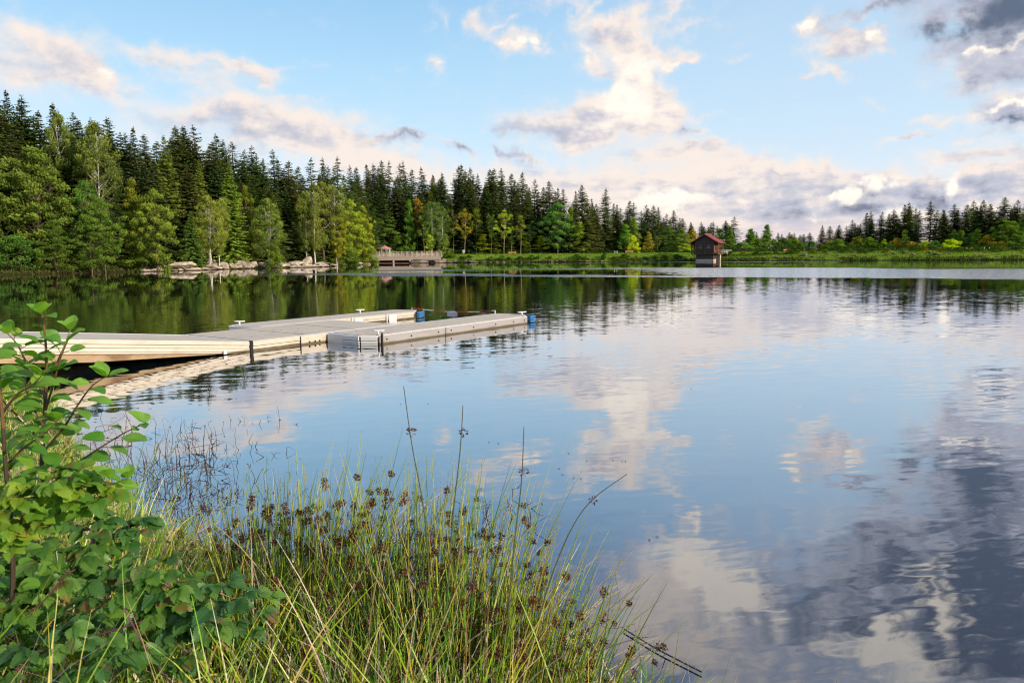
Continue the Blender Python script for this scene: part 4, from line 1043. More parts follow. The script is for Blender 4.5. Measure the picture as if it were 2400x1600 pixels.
b = MB(); b.prism([(x * .80, y * .80) for x, y in ring], ze - .26, ze - .11); b.obj('ring_beam', M_WHITE, gzb)

# ------------------------------------------------------------------ hut standing in the water
DHT = 197.5
ph = at(1651, 600, DHT); TH = math.radians(-30)
hut = thing('water_hut', 'dark wooden hut with red gable roof standing in the lake', 'hut', (ph.x, ph.y, 0), TH)
hut.scale = (.905, .905, .905)
# local: -y is the front (towards the camera), +x the right side; origin at the middle of the front wall
HW, HD = 2.72, 5.6
b = MB(); b.prism([(-2.65, .15), (2.65, .15), (2.65, 3.4), (-2.65, 3.4)], -.6, .62); bevel(b.obj('plinth', M_CONC, hut), .02)
b = MB(); b.prism([(-2.55, .22), (2.55, .22), (2.55, 5.2), (-2.55, 5.2)], .62, 2.12)
for i in range(19): b.box((-2.45 + i * .272, .20, 1.36), (.235, .03, 1.46))
b.obj('lower_wall', M_WOODDARK, hut)
b = MB()
vs = []
for y in (0, HD):
    vs += [(-HW, y, 2.1), (HW, y, 2.1), (HW, y, 6.05), (0, y, 7.65), (-HW, y, 6.05)]
b.add(vs, [(0, 1, 2, 3, 4), (9, 8, 7, 6, 5), (0, 5, 6, 1), (0, 4, 9, 5)]); b.obj('wall', M_WOODDARK, hut)
b = MB()
for i in range(17):                                  # horizontal weatherboards on the front
    z = 2.16 + i * .245
    b.box((0, -.022 - .006 * (i % 2), z + .11), (2 * HW - .05, .03, .225))
for i in range(6):
    z = 6.16 + i * .24; w_ = HW * (7.6 - z - .1) / 1.6
    if w_ > .2: b.box((0, -.024, z + .05), (2 * w_, .03, .2))
b.obj('weatherboards', M_WOODDARK, hut)
b = MB(); b.add([(HW + .004, 0, 2.1), (HW + .004, HD, 2.1), (HW + .004, HD, 6.04), (HW + .004, 0, 6.04)], [(0, 1, 2, 3)])
for i in range(23): b.box((HW + .03, .12 + i * .24, 4.08), (.03, .215, 3.9))
b.obj('side_wall', M_WOODSUN, hut)
for x in (-1.30, 1.22):
    b = MB(); b.box((x, -.06, 4.42), (1.06, .09, .98)); wf = b.obj('window', M_WOODDARK, hut)
    b = MB(); b.box((x, -.112, 4.45), (.88, .012, .80)); b.obj('pane', M_GLASS, wf)
    b = MB(); b.box((x, -.13, 3.9), (1.1, .16, .05)); b.obj('sill', M_ALU, wf)
    b = MB(); b.box((x, -.125, 4.45), (.05, .015, .8)); b.box((x, -.124, 4.45), (.88, .012, .045)); b.obj('glazing_bar', M_WOODDARK, wf)
for y in (1.6, 3.2):
    b = MB(); b.box((HW + .06, y, 4.1), (.05, .75, 1.7)); b.obj('door' if y < 2 else 'window', M_DARK, hut)
for x, z1 in ((-HW, 6.0), (0, 7.6), (HW, 6.0)):
    b = MB(); b.box((x, -.10, (1.95 + z1) / 2), (.17, .14, z1 - 1.95)); b.obj('corner_post', solid('worn_post', (.10, .08, .07), .8), hut)
b = MB(); b.box((0, -.12, 2.12), (2 * HW + .4, .22, .2)); b.box((0, -.13, 2.95), (2 * HW, .06, .09)); b.obj('sill_beam', M_WOODDARK, hut)
RW, ZE, ZR = 4.55, 5.30, 8.05; y0_, y1_ = -.75, 7.0
b = MB()
for sgn in (-1, 1):
    n_ = 30
    for i in range(n_):
        ya = y0_ + (y1_ - y0_) * i / n_; yb = y0_ + (y1_ - y0_) * (i + 1) / n_; ym = ya + (yb - ya) * .7
        def rp(s, y, o): return (sgn * s * RW, y, ZR + (ZE - ZR) * s + o)
        b.add([rp(0, ya, 0), rp(1, ya, 0), rp(1, ym, 0), rp(0, ym, 0)], [(0, 1, 2, 3)])
        b.add([rp(0, ym, 0), rp(1, ym, 0), rp(1, ym + .02, .045), rp(0, ym + .02, .045), rp(0, yb - .02, .045), rp(1, yb - .02, .045), rp(1, yb, 0), rp(0, yb, 0)], [(0, 1, 2, 3), (3, 2, 5, 4), (4, 5, 6, 7)])
    for y in (y0_ - .02, y1_ + .02): b.bar((0, y, ZR - .02), (sgn * RW, y, ZE - .02), .05, .20)
roof = b.obj('roof', M_ROOF, hut)
b = MB(); b.bar((0, y0_ - .03, ZR + .05), (0, y1_ + .03, ZR + .05), .34, .05); b.obj('ridge_cap', solid('highlit_red_ridge', (.75, .45, .40), .4), roof)  # the ridge's bright highlight is put into the cap's colour
b = MB()
for sgn in (-1, 1):
    for i in range(8):
        y = y0_ + .15 + i * (y1_ - y0_ - .3) / 7; b.bar((sgn * .1, y, ZR - .16), (sgn * (RW - .1), y, ZE - .10), .10, .12)
b.obj('rafters', M_WOODDARK, hut)
for sgn in (-1, 1):                                   # galleries on both long sides
    xo = sgn * 3.95
    b = MB(); b.box((sgn * 3.35, 3.1, 2.28), (1.35, 6.4, .10)); b.box((xo, 3.1, 2.2), (.12, 6.5, .16)); b.obj('gallery_floor', M_WOODSUN if sgn > 0 else M_WOODDARK, hut)
    for i in range(5):
        y = .0 + i * 1.55
        b = MB(); b.box((xo, y, (2.3 + 5.55) / 2), (.2, .2, 3.25)); b.obj('gallery_post', M_WOODSUN if sgn > 0 else M_WOODDARK, hut)
        b = MB(); b.bar((sgn * 3.8, y, 2.15), (sgn * 2.62, y, .85), .11, .11); b.obj('brace', M_WOODSUN if sgn > 0 else M_WOODDARK, hut)
    b = MB()
    for z in (2.62, 2.95, 3.3): b.box((xo + .03 * sgn, 3.1, z), (.04, 6.3, .12))
    b.obj('gallery_railing', M_WOODSUN if sgn > 0 else M_WOODDARK, hut)
b = MB(); b.box((3.0, 4.9, .8), (1.1, 1.2, 2.6)); b.obj('rear_pier', M_CONC, hut)
b = MB(); b.box((2.66, 1.6, .3), (.05, 2.6, .62)); b.obj('sunlit_plinth_face', solid('sunlit_concrete', (.62, .40, .22), .8), hut)  # warm sunlight on the plinth's right side, put into the concrete colour
fb_ = thing('footbridge', 'short footbridge with white railing behind the right side of the hut', 'footbridge', (ph.x, ph.y, 0), TH); fb_.scale = (.905, .905, .905)
b = MB(); b.box((4.1, 9.6, 2.2), (1.8, 5.6, .12)); b.obj('deck', M_WOODGREY, fb_)
b = MB()
for x in (3.3, 4.9):
    for z in (2.75, 3.25): b.box((x, 9.4, z), (.06, 6.6, .10))
    for i in range(5): b.box((x, 6.4 + i * 1.55, 2.75), (.09, .09, 1.15))
b.obj('railing', M_WHITE, fb_)

# ------------------------------------------------------------------ benches, sign, little posts
def bench(px, py, D, lab, rot):
    p = at(px, py, D); z = gz(p.x, p.y)
    o = thing('bench', lab, 'bench', (p.x, p.y, z), rot, 'benches along the dam path')
    b = MB(); [b.box((0, .02 + i * .14, .46), (2.3, .11, .045)) for i in range(3)]; bevel(b.obj('seat', M_ORANGE, o), .008)
    b = MB(); [b.box((0, .40 + i * .03, .60 + i * .14), (2.3, .04, .115)) for i in range(3)]; bevel(b.obj('backrest', M_ORANGE, o), .008)
    for x in (-.95, .95):
        b = MB(); b.box((x, .05, .22), (.09, .08, .44)); b.bar((x, .34, .0), (x, .48, .95), .08, .06); b.box((x, .18, .42), (.08, .4, .05)); b.obj('leg', M_CONC, o)
bench(1201, 600, 215.5, 'first orange-brown bench from the left, in front of the young trees', .05)
bench(1475, 600, 211.5, 'second orange-brown bench from the left, beside the bright yellow tree', -.1)
bench(1846, 600, 206, 'third orange-brown bench from the left, right of the hut', .3)
bench(2275, 600, 185, 'orange-brown bench furthest to the right on the dam', .4)
p = at(1087, 600, 217); z = gz(p.x, p.y)
sg = thing('notice_board', 'small white notice board on a post at the left end of the dam', 'sign', (p.x, p.y, z))
b = MB(); b.tube([(0, 0, -.2), (0, 0, 1.5)], .05, 8); b.obj('post', M_ALU, sg); b = MB(); b.box((0, -.07, 1.15), (.62, .03, .78)); pn = b.obj('panel', M_WHITE, sg)
b = MB(); b.box((.05, -.09, 1.28), (.3, .008, .16)); [b.box((0, -.09, 1.1 - k * .07), (.42, .008, .02)) for k in range(4)]; b.obj('print', M_DARK, pn)
PST = [(1441, 215, 'thin white post left of the second bench'), (1446, 215, 'white post closest to the second bench'), (1884, 204, 'short white post right of the third bench'), (2306, 184, 'white post right of the far right bench, nearer of two'), (2318, 184, 'last white post to the right of the far right bench')]
for px, D, lab in PST:
    p = at(px, 600, D); z = gz(p.x, p.y)
    b = MB(); b.tube([(0, 0, -.2), (0, 0, .9)], .075, 8); b.tube([(0, 0, .9), (0, 0, .96)], [.06, .02], 8)
    o = b.obj('marker_post', M_WHITE); o.location = (p.x, p.y, z); tag(o, lab, 'post', 'white posts along the dam path')
# path on the dam crest: a pale strip that follows the shore
pth = []
PI0 = LAKE.index((150, 150)) + 1
for (a, c) in zip(LAKE[PI0:PI0 + 7], LAKE[PI0 + 1:PI0 + 8]):
    a = Vector((*a, 0)); c = Vector((*c, 0)); d_ = (c - a).normalized(); nn_ = Vector((d_.y, -d_.x, 0))
    if lake_sd(np.array([a.x + nn_.x * 3]), np.array([a.y + nn_.y * 3]))[0] < 0: nn_ = -nn_
    K_ = max(2, int((c - a).length / 2.5))
    for i in range(K_ + (1 if c == LAKE[18] else 0)):
        q = a.lerp(c, i / K_); pth.append((q, nn_))
b = MB(); vs = []
for q, nn_ in pth:
    for o_ in (6.6, 7.7, 8.8):
        u = q + nn_ * o_; vs.append((u.x, u.y, gz(u.x, u.y) + .06))
L3 = len(pth)
b.add(vs, [(3 * i + j, 3 * i + 3 + j, 3 * i + 4 + j, 3 * i + 1 + j) for i in range(L3 - 1) for j in range(2)])
tag(b.obj('path', solid('pale_gravel', (.48, .44, .38), .9)), kind='structure')

# ------------------------------------------------------------------ granite boulders
def rock_mesh(seed, flat=1.0):
    bm = bmesh.new(); bmesh.ops.create_icosphere(bm, subdivisions=4, radius=1)
    o = Vector((seed * 3.1, seed * 1.7, seed * .9)); R = random.Random(seed)
    planes = [(Vector((R.gauss(0, 1), R.gauss(0, 1), R.gauss(0, .8))).normalized(), R.uniform(.55, .85)) for _ in range(9)]
    for v in bm.verts:
        p = v.co.copy()
        for nn_, dd_ in planes:
            k = p.dot(nn_) - dd_
            if k > 0: p -= nn_ * k * .88
        p *= 1 + .12 * mnoise.noise(v.co * 1.3 + o) + .05 * mnoise.noise(v.co * 4 + o) + .02 * mnoise.noise(v.co * 11 + o)
        v.co = p
    me = bpy.data.meshes.new('boulder'); bm.to_mesh(me); bm.free(); me.materials.append(M_ROCK)
    me.polygons.foreach_set('use_smooth', [False] * len(me.polygons)); return me
ROCKS = [rock_mesh(i) for i in range(1, 9)]
def shore_depth(px, py):
    g = gp(px, py); return g[1]
BOULD = [(330,633,30,6),(350,631,44,9),(381,628,26,8),(424,627,50,17),(426,602,16,8),(403,612,20,6),(444,634,16,5),(478,631,16,5),(496,628,30,13),(522,627,32,14),(522,612,32,11),(494,611,22,15),(552,613,17,12),(560,620,16,7),(575,626,36,15),(595,625,20,13),(552,625,14,8),(608,624,12,6),(512,618,20,7),
 (626,626,30,17),(645,618,18,8),(659,624,24,11),(672,618,14,6),(681,615,20,9),(688,625,30,12),(702,617,30,11),(716,622,16,9),(719,617,30,18),(728,625,46,6),(748,617,24,10),(752,624,16,8),(762,610,14,6),(779,624,18,7),(803,624,14,6),(839,622,16,8),(858,621,20,6),(640,630,20,5),(700,628,26,5)]
BR = random.Random(77)
for px in list(range(334, 470, 15)) + list(range(484, 768, 9)):
    row = float(np.interp(px, [320, 470, 540, 750], [638, 633, 631, 627]))
    BOULD.append((px + BR.uniform(-4, 4), row - BR.uniform(0, 9) * (px > 480), BR.uniform(10, 24), BR.uniform(5, 10)))
DAMR = [(978,617,22,13),(990,618,20,9),(1001,616,22,15),(1014,618,20,11),(1024,617,26,12),(1033,617,20,10),(1037,614,14,8),(1052,618,26,8),(1066,617,12,9),(1090,615,14,9),(1110,616,32,9),(1131,617,17,6),(1150,616,10,4),(1165,615,9,4),(1180,615,10,5),(1195,615,10,5),(1207,613,11,7),(1222,614,10,4),(1238,614,9,4),(1253,613,9,4),(1268,613,14,6),(1279,612,9,5),(1291,612,12,6),(1305,612,9,5),(1321,612,17,6),(1340,612,8,4),(1360,612,9,4),(1378,612,14,4),(1395,612,10,5),(1410,612,13,5),(1430,612,9,4),(1455,612,9,4),(1478,611,9,4),(1492,611,8,4),(1510,611,9,4),(1528,611,9,4),(1560,611,9,4),(1586,611,12,4),(1597,606,10,5),
 (1722,610,9,4),(1733,609,7,4),(1748,610,12,5),(1762,609,9,4),(1790,609,9,4),(1820,609,13,4),(1842,609,9,4),(1886,608,13,9),(1905,609,9,4),(1922,609,7,3),(1940,607,9,5),(1962,608,9,4),(1980,609,10,4),(2005,608,9,4),(2030,609,9,4),(2055,608,8,4),(2080,607,14,5),(2096,606,9,4),(2122,605,12,6),(2140,607,9,4),(2178,605,13,5),(2196,606,20,4),(2215,605,12,4),(2228,605,9,6),(2252,607,9,4),(2275,607,12,4),(2287,606,11,6),(2303,606,19,5),(2338,606,11,5),(2360,606,12,4),(2385,605,10,5)]
def put_rocks(lst, lab, cat, grp, seed):
    R = random.Random(seed)
    for i, (px, py, w_, h_) in enumerate(lst):
        # foot row -> depth: those lower than the shore row sit at the water's edge, higher ones stand up the bank
        row = float(np.interp(px, [0, 320, 470, 540, 750, 900, 1060, 1300, 1500, 1630, 1900, 2200, 2400], [645, 637, 633, 631, 627, 620, 618, 615, 613.5, 612.5, 611.5, 609.5, 608]))
        D = float(np.interp(px, [0, 320, 470, 540, 750, 850, 900, 1060, 1300, 1500, 1630, 1900, 2200, 2400], [86, 101, 111, 121, 137, 176, 197, 209, 208, 204, 203, 191, 178, 172]))
        D += max(0, row - py) * .55 - (.2 if px > 870 else .6); kk = R.uniform(.6, 1.05) if px > 1040 else 1.08; w_ *= kk * R.uniform(.9, 1.2); h_ *= kk
        p = at(px, py, D); z = max(-.05, gz(p.x, p.y))
        o = mesh_obj('boulder', R.choice(ROCKS)); s = w_ / 2 / F * D * 1.15; zz = h_ / 2 / F * D * 1.0
        o.location = (p.x, p.y, z + zz * .45); o.scale = (s, s * R.uniform(.6, .9), zz * 1.1); o.rotation_euler = (R.uniform(-.15, .15), R.uniform(-.15, .15) + (.45 if (px, py) == (719, 617) else 0), R.uniform(-.4, .4) + (3.14 if R.random() < .5 else 0))
        k = R.uniform(.85, 1.25) * (1.4 if px < 870 else .62); o.color = (k, k * R.uniform(.93, 1.0), k * R.uniform(.86, .98), 1)
        tag(o, lab(i), cat, grp)
BOULD.sort()
BSEC = [(0, 470, 'shore left of the small dark spruce'), (470, 535, 'shore below the birch clump'), (535, 610, 'shore below the sunlit bright spruce'), (610, 690, 'shore below the lone pale birch'), (690, 770, 'shore below the spreading birch'), (770, 990, 'shore below the sunlit trees beside the bridge')]
def blab(i):
    s_ = next(q for q in BSEC if q[0] <= BOULD[i][0] < q[1]); j = sum(1 for b_ in BOULD[:i] if s_[0] <= b_[0] < s_[1])
    return f"{ordinal(j)} pale boulder from the left on the {s_[2]}"
put_rocks(BOULD, blab, 'boulder', 'granite boulders on the wooded shore', 1)
put_rocks(DAMR, lambda i: (f"{ordinal(i)} boulder from the left at the right end of the bridge" if i < 10 else f"{ordinal(i - 10)} stone from the left at the dam's edge before the hut" if i < 39 else f"{ordinal(i - 39)} stone from the left at the dam's edge after the hut"), 'stone', 'stones along the foot of the dam', 2)

# ------------------------------------------------------------------ waterside shrubs on the dam and ground cover
SHR = [(983,606,14,9,'o'),(1007,603,22,13,'o'),(1052,603,22,12,'g'),(1085,607,14,8,'g'),(1098,604,12,7,'d'),(1150,609,14,8,'g'),(1176,608,14,10,'g'),(1192,609,12,7,'d'),(1218,609,14,9,'d'),(1246,608,15,11,'d'),(1262,611,10,6,'g'),(1290,611,10,5,'g'),(1352,607,18,12,'d'),(1372,611,10,5,'g'),(1416,606,10,14,'b'),(1440,610,14,6,'g'),(1462,606,17,12,'d'),(1490,610,12,6,'o'),(1512,610,12,7,'g'),(1534,610,12,7,'o'),(1557,607,15,8,'d'),(1587,606,16,11,'b'),
       (1712,606,16,13,'d'),(1742,610,12,6,'o'),(1775,608,18,10,'d'),(1798,609,12,8,'g'),(1822,609,12,7,'g'),(1850,607,16,9,'d'),(1868,608,12,8,'g'),(1905,609,12,6,'o'),(1933,610,10,5,'g'),(1972,605,14,10,'d'),(1990,607,12,7,'g'),(2022,606,18,9,'d'),(2045,601,14,14,'b'),(2075,606,14,8,'o'),(2118,606,14,8,'g'),(2143,601,18,12,'d'),(2164,600,14,12,'r'),(2200,603,12,7,'o'),(2222,604,16,9,'g'),(2246,602,22,10,'d'),(2270,602,16,9,'d'),(2297,600,18,13,'b'),(2330,602,22,11,'d'),(2352,601,14,12,'g'),(2385,600,18,13,'b')]
HC2 = {'g': ((.7, .95, .55), 1.0, 'green'), 'd': ((.45, .75, .5), .85, 'dark green'), 'b': ((.40, .75, .75), .85, 'blackish green'), 'o': ((1.1, 1.0, .55), 1.0, 'olive'), 'r': ((1.7, 1.0, .6), .9, 'brownish')}
kc = {}
for i, (px, py, w_, h_, c) in enumerate(SHR):
    colr, brt, nm = HC2[c]; sec = 'between bridge and hut' if px < 1650 else 'right of the hut'; j = kc.get((sec, c), 0); kc[sec, c] = j + 1
    D = float(np.interp(px, [960, 1060, 1300, 1500, 1630, 1900, 2200, 2400], [209.5, 211.5, 210.8, 207, 206, 194, 181, 175])) + max(0, 608 - py) * .12
    plant(('bush', i % 4), px, py - h_ * .95, D, w_ * .72, name='waterside_shrub', label=f"{ordinal(j)} {nm} waterside shrub from the left on the dam {sec}", cat='shrub', group='shrubs at the foot of the dam', color=colr, bright=brt)

def scatter_quads(name, pts, hgt, wid, cols, mat, label, cat, seed, upright=.9):
    R = np.random.default_rng(seed); k = len(pts)
    P = np.array(pts); 
    D = unit(np.stack([R.normal(0, .5, k), R.normal(0, .5, k), np.full(k, upright)], 1))
    a = R.uniform(0, 2 * PI, k); Wv = np.stack([np.cos(a), np.sin(a), np.zeros(k)], 1)
    T = np.stack([np.clip(R.normal(.5, .25, k), 0, 1), np.clip(R.normal(.5, .2, k), 0, 1), np.zeros(k)], 1)
    V, Cc = kites(P, D, Wv, hgt * R.uniform(.5, 1.4, k), wid * R.uniform(.6, 1.4, k), T)
    me = quads_mesh(name, V, Cc, mat)
    return tag(mesh_obj(name, me), label, cat, kind='stuff')
M_BANK = foliage_mat('bank_grass_blades', (.15, .34, .02), (.36, .50, .06), .45)
M_LITTER = foliage_mat('forest_floor_leaves', (.045, .075, .018), (.15, .15, .05), .3)
R = np.random.default_rng(9)
pts = []
N_ = 60000
xx = R.uniform(-24, 140, N_ * 3); yy = R.uniform(160, 232, N_ * 3)
sd = lake_sd(xx, yy); ok = (sd > .15) & (sd < 13) & ~((sd > 6.6) & (sd < 8.8)); xx, yy, sd = xx[ok][:N_], yy[ok][:N_], sd[ok][:N_]
zz = ground_z(xx, yy, False); pts = np.stack([xx, yy, zz - .02], 1)
scatter_quads('bank_grass', pts, .34, .16, None, M_BANK, 'sunlit green grass covering the long dam bank', 'grass', 11)
xx = R.uniform(-75, -22, 60000); yy = R.uniform(80, 200, 60000); sd = lake_sd(xx, yy); ok = (sd > .1) & (sd < 12) & (R.random(60000) < np.clip(1.2 - sd / 12, .1, 1)); xx, yy = xx[ok], yy[ok]
pts = np.stack([xx, yy, ground_z(xx, yy, False) - .02], 1)
scatter_quads('shore_undergrowth', pts, .42, .22, None, M_LITTER, 'low grass and herbs along the wooded left shore', 'undergrowth', 12)
xx = R.uniform(-24, 140, 150000); yy = R.uniform(165, 214, 150000); sd = lake_sd(xx, yy); ok = (sd > -.25) & (sd < 1.9) & (vnoise(xx, yy, .22, 4.0) > -.18); xx, yy = xx[ok], yy[ok]
scatter_quads('water_edge_reeds', np.stack([xx, yy, np.maximum(ground_z(xx, yy, False), 0) - .02], 1), .62, .20, None, foliage_mat('reed_leaves', (.03, .07, .015), (.15, .19, .04), .35), 'ragged dark reeds and herbs where the dam meets the water', 'reeds', 14)
# brush at the wood's foot behind the dam
xx = R.uniform(-30, 150, 90000); yy = R.uniform(172, 262, 90000); sd = lake_sd(xx, yy); ok = (sd > 11) & (sd < 34); xx, yy, sd = xx[ok], yy[ok], sd[ok]
zz = ground_z(xx, yy, False) + R.random(len(xx)) ** 1.6 * (1.2 + 1.0 * np.sin(xx * .31) * np.sin(yy * .23 + 1)) * np.clip((sd - 11) / 4, .2, 1)
scatter_quads('wood_edge_brush', np.stack([xx, yy, zz], 1), .55, .36, None, foliage_mat('brush_leaves', (.022, .042, .014), (.07, .11, .025), .3), 'dark brush along the foot of the wood behind the dam', 'brush', 13, .5)
# ------------------------------------------------------------------ near plants: materials
def leaf_mat(name, c1, c2, spot, gloss=.10, vein=9.0):
    m, nt, out = newmat(name); n = N(nt)
    uvn = n.node('ShaderNodeUVMap'); u = n.sep(uvn.outputs[0])
    av = n.math('ABSOLUTE', n.math('SUBTRACT', u[1], .5))
    ph_ = n.math('SUBTRACT', n.math('MULTIPLY', u[0], vein), n.math('MULTIPLY', av, vein * .75))
    tri = n.math('ABSOLUTE', n.math('SUBTRACT', n.math('FRACT', ph_), .5))
    veins = n.smooth(tri, .40, .5); rib = n.smooth(av, .035, .012)
    vv = n.math('MAXIMUM', veins, rib)
    tint = n.sep(n.attr('tint')); P = n.coord('Object')
    c = n.mix(tint[0], rgb(*c1), rgb(*c2))
    sp = n.noise(P, 34, 4, .65)
    c = n.mix(n.math('MULTIPLY', n.smooth(n.math('ADD', sp, n.math('MULTIPLY', tint[1], .24)), .70, .84), .85), c, rgb(*spot))
    c = n.mix(n.math('MULTIPLY', vv, .35), c, n.mix(1.0, c, rgb(1.9, 1.7, 1.5), 'MULTIPLY'))
    c = n.vmath('SCALE', c, None, scale=n.math('MULTIPLY_ADD', n.noise(P, 12, 2, .5), .6, .7))
    a = n.node('ShaderNodeBsdfDiffuse'); n.link(c, a.inputs[0])
    t = n.node('ShaderNodeBsdfTranslucent'); n.link(n.mix(1.0, c, rgb(1.5, 1.45, .4), 'MULTIPLY'), t.inputs[0])
    g = n.node('ShaderNodeBsdfGlossy'); g.inputs['Roughness'].default_value = .5; g.inputs['Color'].default_value = rgb(.8, .9, 1)
    b = n.node('ShaderNodeBump'); b.inputs['Distance'].default_value = .0012; b.inputs['Strength'].default_value = .9; b.invert = True
    n.link(n.math('ADD', vv, n.math('MULTIPLY', sp, .4)), b.inputs['Height'])
    for q in (a, g): n.link(b.outputs[0], q.inputs['Normal'])
    x = n.node('ShaderNodeMixShader'); x.inputs[0].default_value = .42; n.link(a.outputs[0], x.inputs[1]); n.link(t.outputs[0], x.inputs[2])
    y = n.node('ShaderNodeMixShader'); y.inputs[0].default_value = gloss; n.link(x.outputs[0], y.inputs[1]); n.link(g.outputs[0], y.inputs[2])
    n.link(y.outputs[0], out.inputs[0])
    return m
M_ALDER = leaf_mat('alder_leaves', (.09, .29, .018), (.24, .48, .030), (.24, .18, .03), .06)
M_BRAMBLE = leaf_mat('bramble_leaves', (.040, .150, .022), (.165, .34, .035), (.30, .14, .05), .05, 7)
M_YELLOWLEAF = leaf_mat('yellowing_leaves', (.13, .32, .02), (.32, .46, .03), (.32, .18, .03), .05, 7)
def tint_mat(name, gloss=.06, transl=.2, rough=.45):
    """stems and blades that carry their own colour along their length"""
    m, nt, out = newmat(name); n = N(nt)
    c = n.attr('tint'); v = n.noise(n.coord('Object'), 60, 2, .5)
    c = n.vmath('SCALE', c, None, scale=n.math('MULTIPLY_ADD', v, .7, .65))
    a = n.node('ShaderNodeBsdfDiffuse'); n.link(c, a.inputs[0]); t = n.node('ShaderNodeBsdfTranslucent'); n.link(c, t.inputs[0])
    x = n.node('ShaderNodeMixShader'); x.inputs[0].default_value = transl; n.link(a.outputs[0], x.inputs[1]); n.link(t.outputs[0], x.inputs[2])
    g = n.node('ShaderNodeBsdfGlossy'); g.inputs['Roughness'].default_value = rough; g.inputs['Color'].default_value = rgb(.9, .95, 1)
    y = n.node('ShaderNodeMixShader'); y.inputs[0].default_value = gloss; n.link(x.outputs[0], y.inputs[1]); n.link(g.outputs[0], y.inputs[2])
    n.link(y.outputs[0], out.inputs[0]); return m
M_BLADE = tint_mat('grass_blades', .07, .35)
M_STEM = tint_mat('rush_stems', .08, .32)
M_DRY = tint_mat('dry_stems', .03, .1)
M_HEAD = tint_mat('rush_flower_heads', .02, .1)
M_TWIG = tint_mat('shrub_twigs', .08, .0)

# leaf template: stations along the blade, serrated edge, raised in a shallow V
def leaf_tpl(ns=12, serr=.05, shape='alder'):
    st_ = []
    for i in range(ns + 1):
        u = i / ns
        if shape == 'alder': w_ = math.sin(PI * min(1, u ** .85)) ** .62 * (1 if u < .9 else .92)
        else: w_ = math.sin(PI * u ** .78) ** .85
        if 0 < i < ns: w_ += serr * (1 if i % 2 else -1)
        st_.append((u, max(0.0, w_)))
    return st_
TPL_A = leaf_tpl(14, .045); TPL_B = leaf_tpl(14, .08, 'bramble')
def add_leaf(mb, o, d, nrm, L, W, tpl, fold=.25, curl=.2, tint=(.5, 0, 0), wave=.0, R=random):
    d = d.normalized(); s = d.cross(nrm).normalized(); nn_ = s.cross(d).normalized()
    vs, fs, uv = [], [], []
    k1, k2 = R.uniform(0, 6), R.uniform(0, 6)
    for i, (u, w_) in enumerate(tpl):
        c = o + d * (u * L) - nn_ * (curl * L * u * u)
        for j, v in enumerate((-1, -.5, 0, .5, 1)):
            z = abs(v) * w_ * W * .5 * fold + wave * L * math.sin(u * 9 + k1 + v) * abs(v)
            p = c + s * (v * w_ * W * .5) + nn_ * z
            vs.append((p.x, p.y, p.z)); uv.append((u, .5 + v * w_ * .5))
    for i in range(len(tpl) - 1):
        for j in range(4):
            a = i * 5 + j; fs.append((a, a + 1, a + 6, a + 5))
    mb.add(vs, fs, tint, uv)

def PX(px, py, D): return at(px, py, D)
def polyline(pts, k=6):
    """smooth curve through the points"""
    P = [Vector(p) for p in pts]; out = []
    for i in range(len(P) - 1):
        p0 = P[max(0, i - 1)]; p1 = P[i]; p2 = P[i + 1]; p3 = P[min(len(P) - 1, i + 2)]
        for j in range(k):
            t = j / k
            out.append(.5 * ((2 * p1) + (p2 - p0) * t + (2 * p0 - 5 * p1 + 4 * p2 - p3) * t * t + (3 * p1 - p0 - 3 * p2 + p3) * t ** 3))
    out.append(P[-1]); return out

